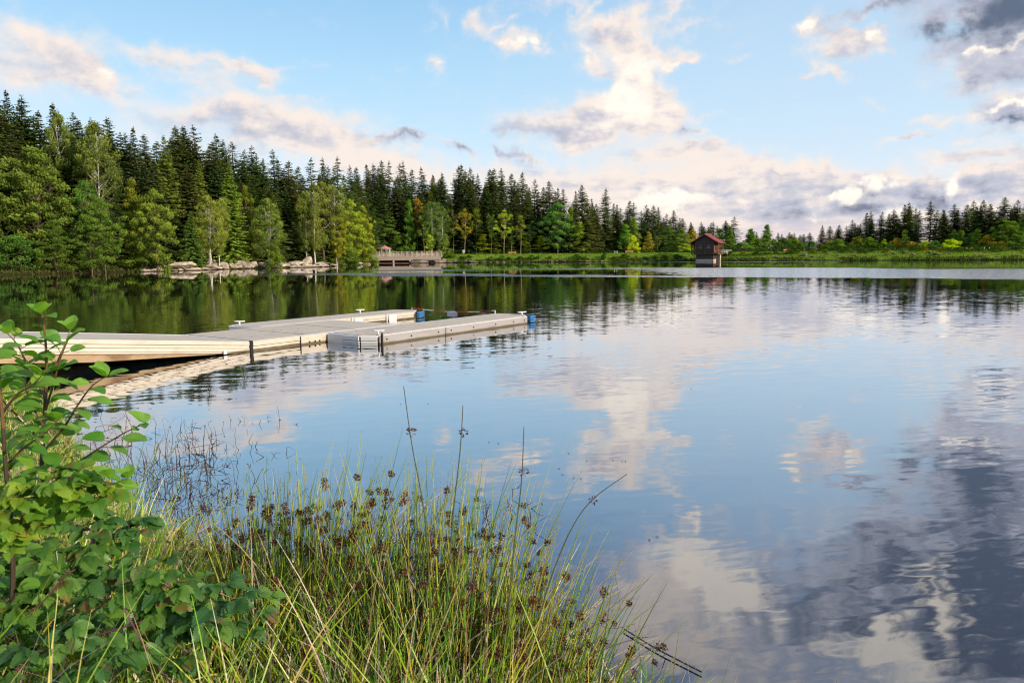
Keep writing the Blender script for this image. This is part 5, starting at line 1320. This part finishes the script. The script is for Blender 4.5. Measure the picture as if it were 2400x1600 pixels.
def sapling(name, label, branches, seed, lsize=.063, every=.025):
    R = random.Random(seed)
    first = PX(*branches[0][0][0]); z = gz(first.x, first.y)
    root = thing(name, label, 'sapling', (0, 0, 0))
    st, lf, yl = MB(), MB(), MB()
    for bi, (pp, r0, r1) in enumerate(branches):
        pts = polyline([PX(*q) for q in pp])
        if bi == 0: pts = [Vector((pts[0].x, pts[0].y, z - .05))] + pts
        n_ = len(pts); rad = [r0 + (r1 - r0) * i / (n_ - 1) for i in range(n_)]
        for i in range(n_ - 1):
            t = i / n_
            col = (.10 + .10 * t, .055 + .05 * t, .03 + .01 * t) if r0 < .004 or t > .5 else (.055, .035, .022)
            st.tube([pts[i], pts[i + 1]], [rad[i], rad[i + 1]], 6, col, cap=False)
        acc = R.uniform(0, every); side = 1; tot = sum((pts[i + 1] - pts[i]).length for i in range(n_ - 1)); run = 0
        for i in range(n_ - 1):
            seg = pts[i + 1] - pts[i]; run += seg.length; acc += seg.length
            if bi == 0 and run < tot * .30: continue
            while acc > every:
                acc -= every * R.uniform(.8, 1.3); side = -side
                t = run / tot
                d0 = seg.normalized()
                a = R.uniform(-.7, .7) + (0 if side > 0 else PI) + (R.uniform(-1.2, 1.2) if R.random() < .35 else 0)
                hor = Vector((math.cos(a), math.sin(a) * .8, 0))
                d = (hor + Vector((0, 0, R.uniform(-.15, .45))) + d0 * .35).normalized()
                pe = pts[i] + d * R.uniform(.012, .022)
                st.tube([pts[i], pe], [.0012, .0009], 4, (.13, .10, .03), cap=False)
                L = lsize * R.uniform(.62, 1.12) * (1 - .35 * max(0, t - .8) / .2)
                nrm = Vector((R.gauss(0, .35) + .15, R.gauss(0, .35) - .30, 1.0))
                tn = (min(1, max(0, R.gauss(.4, .28))), R.random() ** 3, 0)
                dd = (d + Vector((0, 0, R.uniform(-.45, .1)))).normalized()
                add_leaf(yl if R.random() < .03 else lf, pe, dd, nrm, L, L * R.uniform(.66, .80), TPL_A, R.uniform(.1, .45), R.uniform(.05, .38), tn, .02, R)
        # bud and small leaves at the tip
        for q in range(3):
            a = R.uniform(0, 6.28); d = Vector((math.cos(a) * .8, math.sin(a) * .5, .75))
            add_leaf(lf, pts[-1], d, Vector((-d.x, -d.y - .3, .9)), lsize * R.uniform(.55, .95), lsize * .55, TPL_A, .35, .15, (.75, 0, 0), .02, R)
    st.obj('stem', M_TWIG, root); lf.obj('foliage', M_ALDER, root, True)
    if yl.v: yl.obj('yellow_leaves', M_YELLOWLEAF, root, True)
    return root
def lift(lst, D0, D1): return [(x, y, D0 + (D1 - D0) * i / max(1, len(lst) - 1)) for i, (x, y) in enumerate(lst)]
sapling('alder_sapling', 'tall leafy alder sapling rising in front of the gangway at the left', [
    (lift([(72,1520),(88,1250),(98,1080),(106,950),(109,860),(106,790),(98,735)], 2.05, 1.95), .0075, .002),
    (lift([(107,960),(125,900),(140,845),(158,800)], 1.98, 1.92), .0035, .0012),
    (lift([(100,1060),(150,1000),(185,945),(215,905),(248,882)], 2.0, 1.9), .0038, .0012),
    (lift([(94,1160),(160,1100),(225,1055),(290,1015),(342,990)], 2.0, 1.95), .004, .0012),
    (lift([(106,930),(72,870),(42,810),(18,782)], 1.98, 2.0), .0035, .0012),
    (lift([(100,1040),(52,985),(12,945),(-20,905)], 2.0, 1.95), .0038, .0012),
    (lift([(95,1130),(140,1100),(195,1105),(255,1118)], 2.0, 1.85), .0035, .0012),
    (lift([(90,1210),(50,1160),(18,1105)], 2.0, 1.9), .0035, .0012),
    (lift([(92,1190),(150,1160),(215,1150),(300,1120)], 2.0, 1.9), .0035, .0012),
    (lift([(104,1000),(75,950),(60,905),(62,860)], 1.98, 2.05), .003, .0012),
    (lift([(106,900),(128,860),(150,812),(165,772)], 1.97, 2.02), .003, .0012)], 3)
sapling('alder_sapling', 'darker alder sapling cut by the left edge of the photo', [
    (lift([(24,1520),(30,1300),(14,1100),(4,960),(-6,850),(-14,780)], 1.9, 1.85), .0075, .002),
    (lift([(14,1090),(55,1050),(105,1015),(135,985)], 1.9, 1.85), .0035, .0012),
    (lift([(5,970),(40,925),(78,900),(98,880)], 1.88, 1.82), .0035, .0012),
    (lift([(18,1190),(75,1165),(150,1155),(205,1130)], 1.9, 1.85), .0035, .0012),
    (lift([(28,1280),(70,1230),(120,1210)], 1.9, 1.85), .003, .0012),
    (lift([(2,900),(-30,850),(-50,800)], 1.86, 1.8), .003, .0012)], 8)

def bramble(label, canes, seed, mat, lsize=.055, n_extra=0, col=(.12, .03, .05)):
    R = random.Random(seed); root = thing('bramble', label, 'bramble', (0, 0, 0))
    st, lf = MB(), MB()
    for pp in canes:
        pts = polyline([PX(*q) for q in pp], 10)
        n_ = len(pts)
        st.tube(pts, [.0032 - .0018 * i / n_ for i in range(n_)], 6, col, cap=False)
        for i in range(n_ - 1):                              # thorns
            for q in range(2):
                a = R.uniform(0, 6.28); o = pts[i].lerp(pts[i + 1], R.random()); st.tube([o, o + Vector((math.cos(a), math.sin(a), .3)) * .006], [.0012, .0002], 3, (.16, .05, .05), cap=False)
        for i in range(1, n_, 1):
            if R.random() < .15: continue
            a = R.uniform(0, 6.28); up = Vector((math.cos(a) * .8, math.sin(a) * .6 - .3, R.uniform(.1, .8))).normalized()
            pe = pts[i] + up * R.uniform(.03, .06)
            st.tube([pts[i], pe], [.0012, .0009], 4, (.12, .10, .03), cap=False)
            h = Vector((up.x, up.y, -.05)).normalized(); sd_ = Vector((-h.y, h.x, 0))
            k = R.choice([3, 3, 5]); nrm = Vector((R.gauss(0, .3), R.gauss(-.35, .25), 1))
            tn = (min(1, max(0, R.gauss(.45, .3))), R.random() ** 2.2, 0)
            for j in range(k):
                an = (j - (k - 1) / 2) * (1.05 if k == 3 else .72)
                d = h * math.cos(an) + sd_ * math.sin(an) + Vector((0, 0, R.uniform(-.35, .05)))
                L = lsize * R.uniform(.75, 1.2) * (1.15 if j == k // 2 else .9)
                add_leaf(lf, pe, d, nrm, L, L * .70, TPL_B, R.uniform(.15, .4), R.uniform(.05, .4), tn, .03, R)
    st.obj('cane', M_TWIG, root); lf.obj('foliage', mat, root, True)
bramble('bluish bramble spray spreading over the rushes at lower left centre', [lift([(300,1500),(380,1420),(450,1370),(530,1395),(610,1430)], 2.0, 2.1), lift([(330,1560),(420,1480),(500,1440),(570,1470)], 1.95, 2.05), lift([(350,1500),(400,1400),(380,1350),(340,1345)], 2.0, 2.0), lift([(420,1560),(480,1480),(540,1420)], 1.9, 2.0)], 11, M_BRAMBLE, .050)
bramble('bramble with reddened leaf edges in the lower left corner', [lift([(-20,1560),(60,1450),(140,1380),(230,1370)], 1.85, 2.0), lift([(0,1480),(70,1400),(120,1330),(200,1310)], 1.9, 2.05), lift([(130,1530),(200,1450),(260,1400)], 1.85, 1.95), lift([(-20,1400),(40,1340),(90,1290)], 1.95, 2.05)], 12, M_BRAMBLE, .052)
bramble('bramble shoot with grey-green leaves below the alder sapling', [lift([(200,1420),(250,1330),(290,1260),(330,1245)], 2.15, 2.2), lift([(180,1380),(220,1290),(210,1240),(170,1230)], 2.1, 2.1)], 13, M_BRAMBLE, .048)
bramble('yellow-green leafy sprays around the foot of the alder sapling', [lift([(40,1260),(60,1190),(100,1150),(150,1140)], 1.85, 1.85), lift([(110,1240),(160,1180),(215,1165),(250,1190)], 1.9, 1.9), lift([(0,1300),(20,1220),(40,1160)], 1.85, 1.85)], 14, M_YELLOWLEAF, .044, col=(.12, .09, .03))
bramble('dark low bramble along the bottom edge at the left', [lift([(0,1600),(80,1540),(170,1500),(240,1510)], 1.7, 1.8), lift([(150,1620),(230,1560),(330,1540)], 1.7, 1.8), lift([(20,1620),(60,1580),(40,1500)], 1.7, 1.8)], 15, M_BRAMBLE, .048)
for i, (pp, lab) in enumerate([([(125,1530),(190,1500),(270,1475),(335,1455)], 'purple bramble cane arching low across the bottom left'), ([(288,1420),(320,1480),(360,1545),(400,1600)], 'reddish leafless cane slanting down near the bottom left edge'), ([(60,1440),(110,1400),(150,1350),(175,1335)], 'short purple cane between the corner brambles')]):
    b = MB(); pts = polyline([PX(x, y, 1.78) for x, y in pp], 6); b.tube(pts, [.0024, *[.0021] * (len(pts) - 2), .0014], 6, (.13, .03, .05))
    Rr = random.Random(i)
    for q in pts[:-1]:
        for _ in range(2):
            a = Rr.uniform(0, 6.28); b.tube([q, q + Vector((math.cos(a), math.sin(a), .2)) * .007], [.0013, .0002], 3, (.18, .06, .06), cap=False)
    tag(b.obj('bramble_cane', M_TWIG), lab, 'cane')

# ------------------------------------------------------------------ curved stems and blades, many at a time
def stems(P, az_, lean, bend, L, rad, cols, k=7, sides=3, blade=False, seed=0):
    """P base points (n,3); lean/bend = how far it tips and bows; returns vertices, faces, colours"""
    n_ = len(P); s = np.linspace(0, 1, k)[None, :, None]
    hd = np.stack([np.cos(az_), np.sin(az_), np.zeros(n_)], 1)[:, None, :]
    th = lean[:, None, None] + bend[:, None, None] * s
    ds = 1.0 / (k - 1)
    hx = np.concatenate([np.zeros((n_, 1, 1)), np.cumsum(np.sin(th[:, :-1]) * ds, 1)], 1); hz = np.concatenate([np.zeros((n_, 1, 1)), np.cumsum(np.cos(th[:, :-1]) * ds, 1)], 1)
    up = np.array([0, 0, 1.0])[None, None, :]
    C_ = P[:, None, :] + L[:, None, None] * (hd * hx + up * hz)
    T = hd * np.sin(th) + up * np.cos(th); S = np.cross(np.broadcast_to(hd, T.shape), up); S = unit(S)
    B = np.cross(T, S)
    r = rad[:, None, None] * (1 - s ** 2 * .85)
    if blade:
        R = np.random.default_rng(seed); a = R.uniform(0, PI, n_)[:, None, None]
        W_ = S * np.cos(a) + B * np.sin(a)
        V = np.stack([C_ - W_ * r, C_ + W_ * r], 2); q = 2
    else:
        q = sides
        V = np.stack([C_ + (S * math.cos(2 * PI * j / q) + B * math.sin(2 * PI * j / q)) * r for j in range(q)], 2)
    cc = np.broadcast_to(cols[:, :, None, :] if cols.ndim == 3 else cols[:, None, None, :], V.shape)
    idx = np.arange(n_ * k * q).reshape(n_, k, q)
    fs = []
    for j in range(1 if blade else q):
        j2 = (j + 1) % q
        fs.append(np.stack([idx[:, :-1, j], idx[:, :-1, j2], idx[:, 1:, j2], idx[:, 1:, j]], -1).reshape(-1, 4))
    return V.reshape(-1, 3), np.concatenate(fs), cc.reshape(-1, 3), C_, T
def np_mesh(name, V, Fc, Cc, mat, smooth=True):
    me = bpy.data.meshes.new(name)
    me.vertices.add(len(V)); me.vertices.foreach_set('co', V.astype(np.float32).ravel())
    m_ = Fc.shape[1]
    me.loops.add(m_ * len(Fc)); me.loops.foreach_set('vertex_index', Fc.astype(np.int32).ravel())
    me.polygons.add(len(Fc)); me.polygons.foreach_set('loop_start', np.arange(0, m_ * len(Fc), m_, dtype=np.int32))
    me.update(calc_edges=True)
    if smooth: me.polygons.foreach_set('use_smooth', [True] * len(Fc))
    a = me.color_attributes.new('tint', 'FLOAT_COLOR', 'POINT'); arr = np.ones((len(V), 4), dtype=np.float32); arr[:, :3] = Cc
    a.data.foreach_set('color', arr.ravel()); me.materials.append(mat); me.validate(); return me
GREENS = np.array([(.20, .48, .018), (.32, .54, .022), (.46, .56, .028), (.09, .28, .030), (.56, .52, .04)])
STRAW = np.array([(.60, .48, .26), (.70, .58, .38), (.50, .36, .18), (.76, .67, .50), (.42, .26, .12)])
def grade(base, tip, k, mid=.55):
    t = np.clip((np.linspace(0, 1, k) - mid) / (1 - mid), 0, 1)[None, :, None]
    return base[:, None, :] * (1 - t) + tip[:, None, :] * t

HEADS = []
for q in range(12):
    R = np.random.default_rng(900 + q); m_ = 80
    off = unit(R.normal(0, 1, (m_, 3))) * (R.random((m_, 1)) ** .5) * .0064
    if q % 3 == 0: off[: m_ // 2] += np.array([.008, .003, .004])
    V, Cc = kites(off, unit(off + R.normal(0, .003, (m_, 3))), unit(np.cross(off, R.normal(0, 1, (m_, 3)))), R.uniform(.0035, .006, m_), R.uniform(.0025, .0042, m_), np.array([.125, .055, .028])[None, :] * R.uniform(.35, 1.9, (m_, 1)))
    HEADS.append(quads_mesh('flower_head', V, Cc, M_HEAD))
def rush_clump(px, py, n_, Lm, azm, spread, bendm, label, seed, dry=.28, D=None, rad0=.11):
    R = np.random.default_rng(seed)
    g = gp(px, py, .3); x0, y0 = g
    root = thing('rush_clump', label, 'rushes', (x0, y0, gz(x0, y0)), 0, 'clumps of flowering rushes on the near bank')
    for part, cnt_, pal, mat in (('green_stems', int(.8 * n_ * (1 - dry)), GREENS, M_STEM), ('dry_stems', int(.8 * n_ * dry), STRAW, M_DRY)):
        rr_ = np.sqrt(R.random(cnt_)) * rad0 * 1.5; a = R.uniform(0, 2 * PI, cnt_)
        P = np.stack([rr_ * np.cos(a), rr_ * np.sin(a), np.full(cnt_, -.06)], 1)
        # tip outward from the clump, and with the lie of the clump
        vx = np.cos(a) * rr_ / rad0 * spread + math.cos(azm) * bendm + R.normal(0, .10, cnt_); vy = np.sin(a) * rr_ / rad0 * spread * .7 + math.sin(azm) * bendm + R.normal(0, .07, cnt_)
        az_ = np.arctan2(vy, vx); mag = np.hypot(vx, vy)
        lean = mag * .45; bend = mag * R.uniform(.4, 1.6, cnt_)
        L = Lm * (R.beta(3.2, 1.6, cnt_) * .75 + .35)
        if part == 'dry_stems': bend += R.random(cnt_) ** 2 * 1.5; L *= .88
        base = pal[R.integers(0, len(pal), cnt_)] * R.uniform(.75, 1.25, (cnt_, 1))
        tip = base * .75 + np.array([.30, .17, .09]) * .35 if part == 'green_stems' else base * np.array([.9, .8, .75])
        V, Fc, Cc, Cv, T = stems(P, az_, lean, bend, L, R.uniform(.0022, .0040, cnt_), grade(base, tip, 9, .7), 9, 4)
        mesh_obj(part, np_mesh(part, V, Fc, Cc, mat), root)
        if part == 'green_stems':
            pick = np.where((R.random(cnt_) < (.85 if px < 850 else .50)) & (L > Lm * .76))[0]
            for i in pick:
                f = R.uniform(.62, .86) * 8; j = int(f); c0 = Cv[i, j] * (1 - (f - j)) + Cv[i, j + 1] * (f - j)
                o = mesh_obj('flower_head', HEADS[int(R.integers(0, len(HEADS)))], root); sd_ = unit(np.cross(T[i, j], R.normal(0, 1, 3)))
                o.location = c0 + sd_ * .005; o.rotation_euler = R.uniform(0, 6.28, 3); k_ = R.uniform(1.2, 2.0); o.scale = (k_, k_, k_ * R.uniform(.8, 1.4))
CL = [  # px, py of the foot, stems, length, lean direction, spread, bend, where
 (520,1345,80,.52,1.2,.10,.05,'small rush clump furthest left, beside the bramble spray'),
 (600,1400,130,.74,1.4,.10,.03,'upright rush clump second from the left, thick with brown heads'),
 (660,1470,150,.84,1.3,.12,.05,'upright rush clump just right of the bramble spray'),
 (735,1500,160,.88,.5,.14,.20,'rush clump left of centre whose pale stems arch to the right'),
 (800,1560,170,.94,.3,.14,.26,'rush clump with the palest arching stems near the middle'),
 (700,1600,110,.60,.9,.16,.10,'short rush clump at the bottom edge under the arching stems'),
 (900,1570,170,.84,.4,.14,.18,'rush clump below the two tallest spikes'),
 (985,1600,190,.98,1.5,.15,.05,'tallest rush clump in the middle, its spikes reaching over the water'),
 (1075,1610,180,.96,.9,.15,.10,'dense bright green rush clump right of the tallest'),
 (1160,1610,160,.88,.4,.15,.15,'rush clump leaning right, fourth from the right end'),
 (1230,1625,150,.80,.3,.15,.18,'rush clump leaning strongly right, third from the right end'),
 (1275,1645,120,.72,.2,.15,.22,'rush clump second from the right end of the bank'),
 (1320,1670,60,.60,.1,.15,.24,'sparse rush clump at the right end of the bank'),
 (900,1680,130,.55,1.2,.2,.05,'low bright rush clump at the bottom edge, left of the middle'),
 (1090,1700,150,.60,1.2,.2,.06,'low bright rush clump at the bottom edge, right of the middle')]
for i, c in enumerate(CL): rush_clump(*c, 500 + i, dry=.46 if i in (3, 4) else .32)
# a few single tall spikes that stand clear above the rest
for i, (pts, head, lab) in enumerate([([(1010,1560),(1000,1250),(965,1040),(946,905)], .70, 'tall dark rush spike left of the two that stand clear of the others'), ([(1040,1560),(1058,1250),(1078,1060),(1085,950)], .74, 'tall dark rush spike standing straight up right of the other tall one'), ([(1180,1560),(1205,1280),(1222,1130),(1228,1000)], .72, 'thin rush spike with kinked tip right of the middle'),
                          ([(1230,1560),(1300,1330),(1370,1190),(1470,1110)], .70, 'rush spike bowing far out to the right over the water')]):
    b = MB(); pp = polyline([PX(x, y, 2.15) for x, y in pts], 6); n_ = len(pp)
    for j in range(n_ - 1):
        t = j / n_; col = tuple(np.array((.09, .17, .04)) * (1 - t) + np.array((.16, .11, .09)) * t); b.tube([pp[j], pp[j + 1]], [.0028 * (1 - .6 * t), .0028 * (1 - .6 * (t + 1 / n_))], 5, col, cap=False)
    o = thing('rush_spike', lab, 'rush', (0, 0, 0)); b.obj('stem', M_STEM, o)
    R = np.random.default_rng(i); c0 = np.array(pp[int(head * n_)]); m_ = 34; off = unit(R.normal(0, 1, (m_, 3))) * (R.random((m_, 1)) ** .5) * .011
    V, Cc = kites(c0[None, :] + off + np.array([.005, 0, 0]), unit(off), unit(np.cross(off, R.normal(0, 1, (m_, 3)))), R.uniform(.006, .011, m_), R.uniform(.004, .006, m_), np.array([.10, .045, .025])[None, :] * R.uniform(.5, 1.8, (m_, 1)))
    mesh_obj('flower_head', quads_mesh('flower_head', V, Cc, M_HEAD), o)

# ------------------------------------------------------------------ bank grass underfoot
def grass(name, label, n_, region, Lr, seed, straw=.3, rad=(.0012, .0026), bendr=(.2, 1.4), pal=GREENS, dens=None, cat='grass', k=6, lk=1.0):
    R = np.random.default_rng(seed)
    x = R.uniform(region[0], region[1], n_ * 6); y = R.uniform(region[2], region[3], n_ * 6) if dens is None else region[2] + (region[3] - region[2]) * R.random(n_ * 6) ** dens
    sd = lake_sd(x, y); ok = (sd > -.06) & (np.abs(x) < y * .80 + .3)
    x, y, sd = x[ok][:n_], y[ok][:n_], sd[ok][:n_]; n2 = len(x)
    clump = vnoise(x, y, 3.0, 7.7)
    P = np.stack([x, y, ground_z(x, y) - .02], 1)
    st_ = R.random(n2) < straw * (1 + 1.2 * vnoise(x, y, 1.4, 2.2))
    col = np.where(st_[:, None], STRAW[R.integers(0, len(STRAW), n2)], pal[R.integers(0, len(pal), n2)]) * R.uniform(.6, 1.25, (n2, 1))
    L = R.uniform(Lr[0], Lr[1], n2) * (1 + .55 * clump) * lk
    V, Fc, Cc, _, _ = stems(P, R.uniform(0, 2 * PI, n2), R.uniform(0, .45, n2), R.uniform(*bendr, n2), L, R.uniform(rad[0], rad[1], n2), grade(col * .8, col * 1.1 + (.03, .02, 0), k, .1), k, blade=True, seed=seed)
    return tag(mesh_obj(name, np_mesh(name, V, Fc, Cc, M_BLADE)), label, cat, kind='stuff')
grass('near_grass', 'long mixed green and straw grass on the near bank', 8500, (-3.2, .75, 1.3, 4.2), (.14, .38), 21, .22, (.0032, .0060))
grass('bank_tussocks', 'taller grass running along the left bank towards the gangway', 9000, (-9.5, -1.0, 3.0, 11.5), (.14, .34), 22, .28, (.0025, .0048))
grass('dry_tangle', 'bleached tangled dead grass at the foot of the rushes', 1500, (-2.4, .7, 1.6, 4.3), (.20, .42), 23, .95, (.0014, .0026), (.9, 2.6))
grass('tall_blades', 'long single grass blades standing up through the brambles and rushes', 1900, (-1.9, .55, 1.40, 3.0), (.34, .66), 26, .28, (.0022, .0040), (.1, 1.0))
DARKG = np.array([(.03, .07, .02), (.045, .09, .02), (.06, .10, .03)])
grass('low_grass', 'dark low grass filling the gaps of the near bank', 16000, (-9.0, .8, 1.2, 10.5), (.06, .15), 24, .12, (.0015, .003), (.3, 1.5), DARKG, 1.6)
# bleached tangle left of the rushes and the broad low herbs between the brambles
R = random.Random(44); b = MB()
for i in range(420):
    x = R.uniform(-2.6, .3); y = R.uniform(1.5, 3.4)
    if abs(x) > y * .78: continue
    if lake_sd(np.array([x]), np.array([y]))[0] < .08: continue
    if x > -.9 and R.random() < .7: continue
    z = gz(x, y) + R.uniform(.05, .34) * (1.0 if x < -.7 else .5); a = R.uniform(0, 6.28)
    d = Vector((math.cos(a), math.sin(a), R.uniform(-.2, .3)))
    L = R.uniform(.025, .06)
    add_leaf(b, Vector((x, y, z)), d, Vector((R.gauss(0, .3), R.gauss(-.2, .3), 1)), L, L * R.uniform(.5, .8), TPL_B, .25, .25, (R.random(), R.random() ** 2, 0), .02, R)
tag(b.obj('herb_leaves', M_BRAMBLE, None, True), 'small green herb leaves among the grass at lower left', 'herbs', kind='stuff')

# ------------------------------------------------------------------ dead dark stalks standing in the shallows
R = random.Random(31); b = MB()
for i in range(420):
    px = R.gauss(410, 130) if R.random() < .75 else R.uniform(180, 1250); py = R.gauss(1120, 80) if px < 700 else R.uniform(1150, 1330)
    x, y = gp(px, py)
    if lake_sd(np.array([x]), np.array([y]))[0] > .05 or py < 960: continue
    h = R.uniform(.06, .26) * (1.35 if px < 500 else .8); p = Vector((x, y, -.05)); pts = [p]; d = Vector((R.gauss(0, .18), R.gauss(0, .18), 1))
    for k in range(4):
        p = p + d.normalized() * h / 4; pts.append(p.copy()); d += Vector((R.gauss(0, .20), R.gauss(0, .20), 0)) if R.random() < .8 else Vector((R.choice([-1, 1]) * R.uniform(.5, 1.6), R.gauss(0, .5), -R.random()))
    if R.random() < .25: pts.append(p + Vector((R.uniform(-.08, .08), R.uniform(-.05, .05), -R.uniform(.02, .1))))
    r_ = R.uniform(.0024, .0048); col = R.choice([(.025, .016, .014), (.05, .025, .02), (.09, .03, .03), (.035, .03, .015)])
    b.tube(pts, [r_ * (1 - .17 * j) for j in range(len(pts))], 4, col, cap=False)
    if R.random() < .5:
        q = pts[R.choice([1, 2, 3])]; b.tube([q, q + Vector((R.uniform(-.05, .05), R.uniform(-.03, .03), R.uniform(-.02, .05)))], [r_, r_ * .5], 3, col, cap=False)
    if R.random() < .35:
        q = pts[-1]; a = R.uniform(0, 6.28); add = Vector((math.cos(a) * .02, math.sin(a) * .02, -.015)); w_ = Vector((-math.sin(a), math.cos(a), .3)) * .005
        b.add([tuple(q), tuple(q + add * .5 + w_), tuple(q + add), tuple(q + add * .5 - w_)], [(0, 1, 2, 3)], col)
tag(b.obj('dead_stalks', M_DRY), 'tangle of dead dark stalks standing in the shallow water by the bank', 'dead stalks', kind='stuff')

# floating twig and pond skaters
b = MB()
def wp(px, py, z=.012): g = gp(px, py); return Vector((g[0], g[1], z))
b.tube(polyline([wp(1462, 1478), wp(1530, 1520), wp(1590, 1552), wp(1645, 1580)], 4), .0035, 6, (.03, .02, .02))
for q, r_ in (((1500, 1500), (1528, 1492)), ((1480, 1488), (1520, 1478)), ((1560, 1536), (1548, 1560))): b.tube([wp(*q), wp(*r_, .03)], [.0025, .001], 5, (.03, .02, .02))
tag(b.obj('floating_twig', M_TWIG), 'dark twig floating on the water at the bottom centre right', 'twig')
b = MB(); b.tube(polyline([wp(1370, 1455, .0), wp(1400, 1420, .10), wp(1440, 1405, .16), wp(1490, 1370, .22)], 4), [.0018] * 12 + [.001], 5, (.30, .20, .12)); b.tube([wp(1440, 1405, .16), wp(1455, 1440, .02)], [.0014, .001], 4, (.2, .12, .08))
tag(b.obj('drooping_stalk', M_DRY), 'bent brown stalk hanging over the water at the right end of the rushes', 'stalk')
SK = [(1310,1098),(1332,1062),(1375,1080),(1436,1078),(1458,1082),(1466,1082),(1318,1112),(1345,1120),(1361,1122),(1522,1265),(1540,1258),(1146,1036),(1168,1039),(1003,946),(939,947),(494,987),(1575,898),(1620,912)]
for i, (px, py) in enumerate(SK):
    p = wp(px, py, .004); D = p.y; a = (i * 1.7) % 3.1
    b = MB(); c_, s_ = math.cos(a), math.sin(a); f = .007
    b.tube([(-f * c_, -f * s_, 0), (0, 0, .002), (f * c_, f * s_, 0)], [.0008, .0028, .001], 6, (.02, .015, .012))
    for sg in (-1, 1):
        for q in (-1, .2, 1.1): b.tube([(q * f * .4 * c_, q * f * .4 * s_, .001), (q * f * c_ - sg * s_ * .011, q * f * s_ + sg * c_ * .011, -.002)], [.0005, .0004], 3, (.02, .015, .012), cap=False)
    o = b.obj('pond_skater', M_TWIG); o.location = p; tag(o, 'tiny dark pond skater on the water surface', 'insect', 'pond skaters on the water')
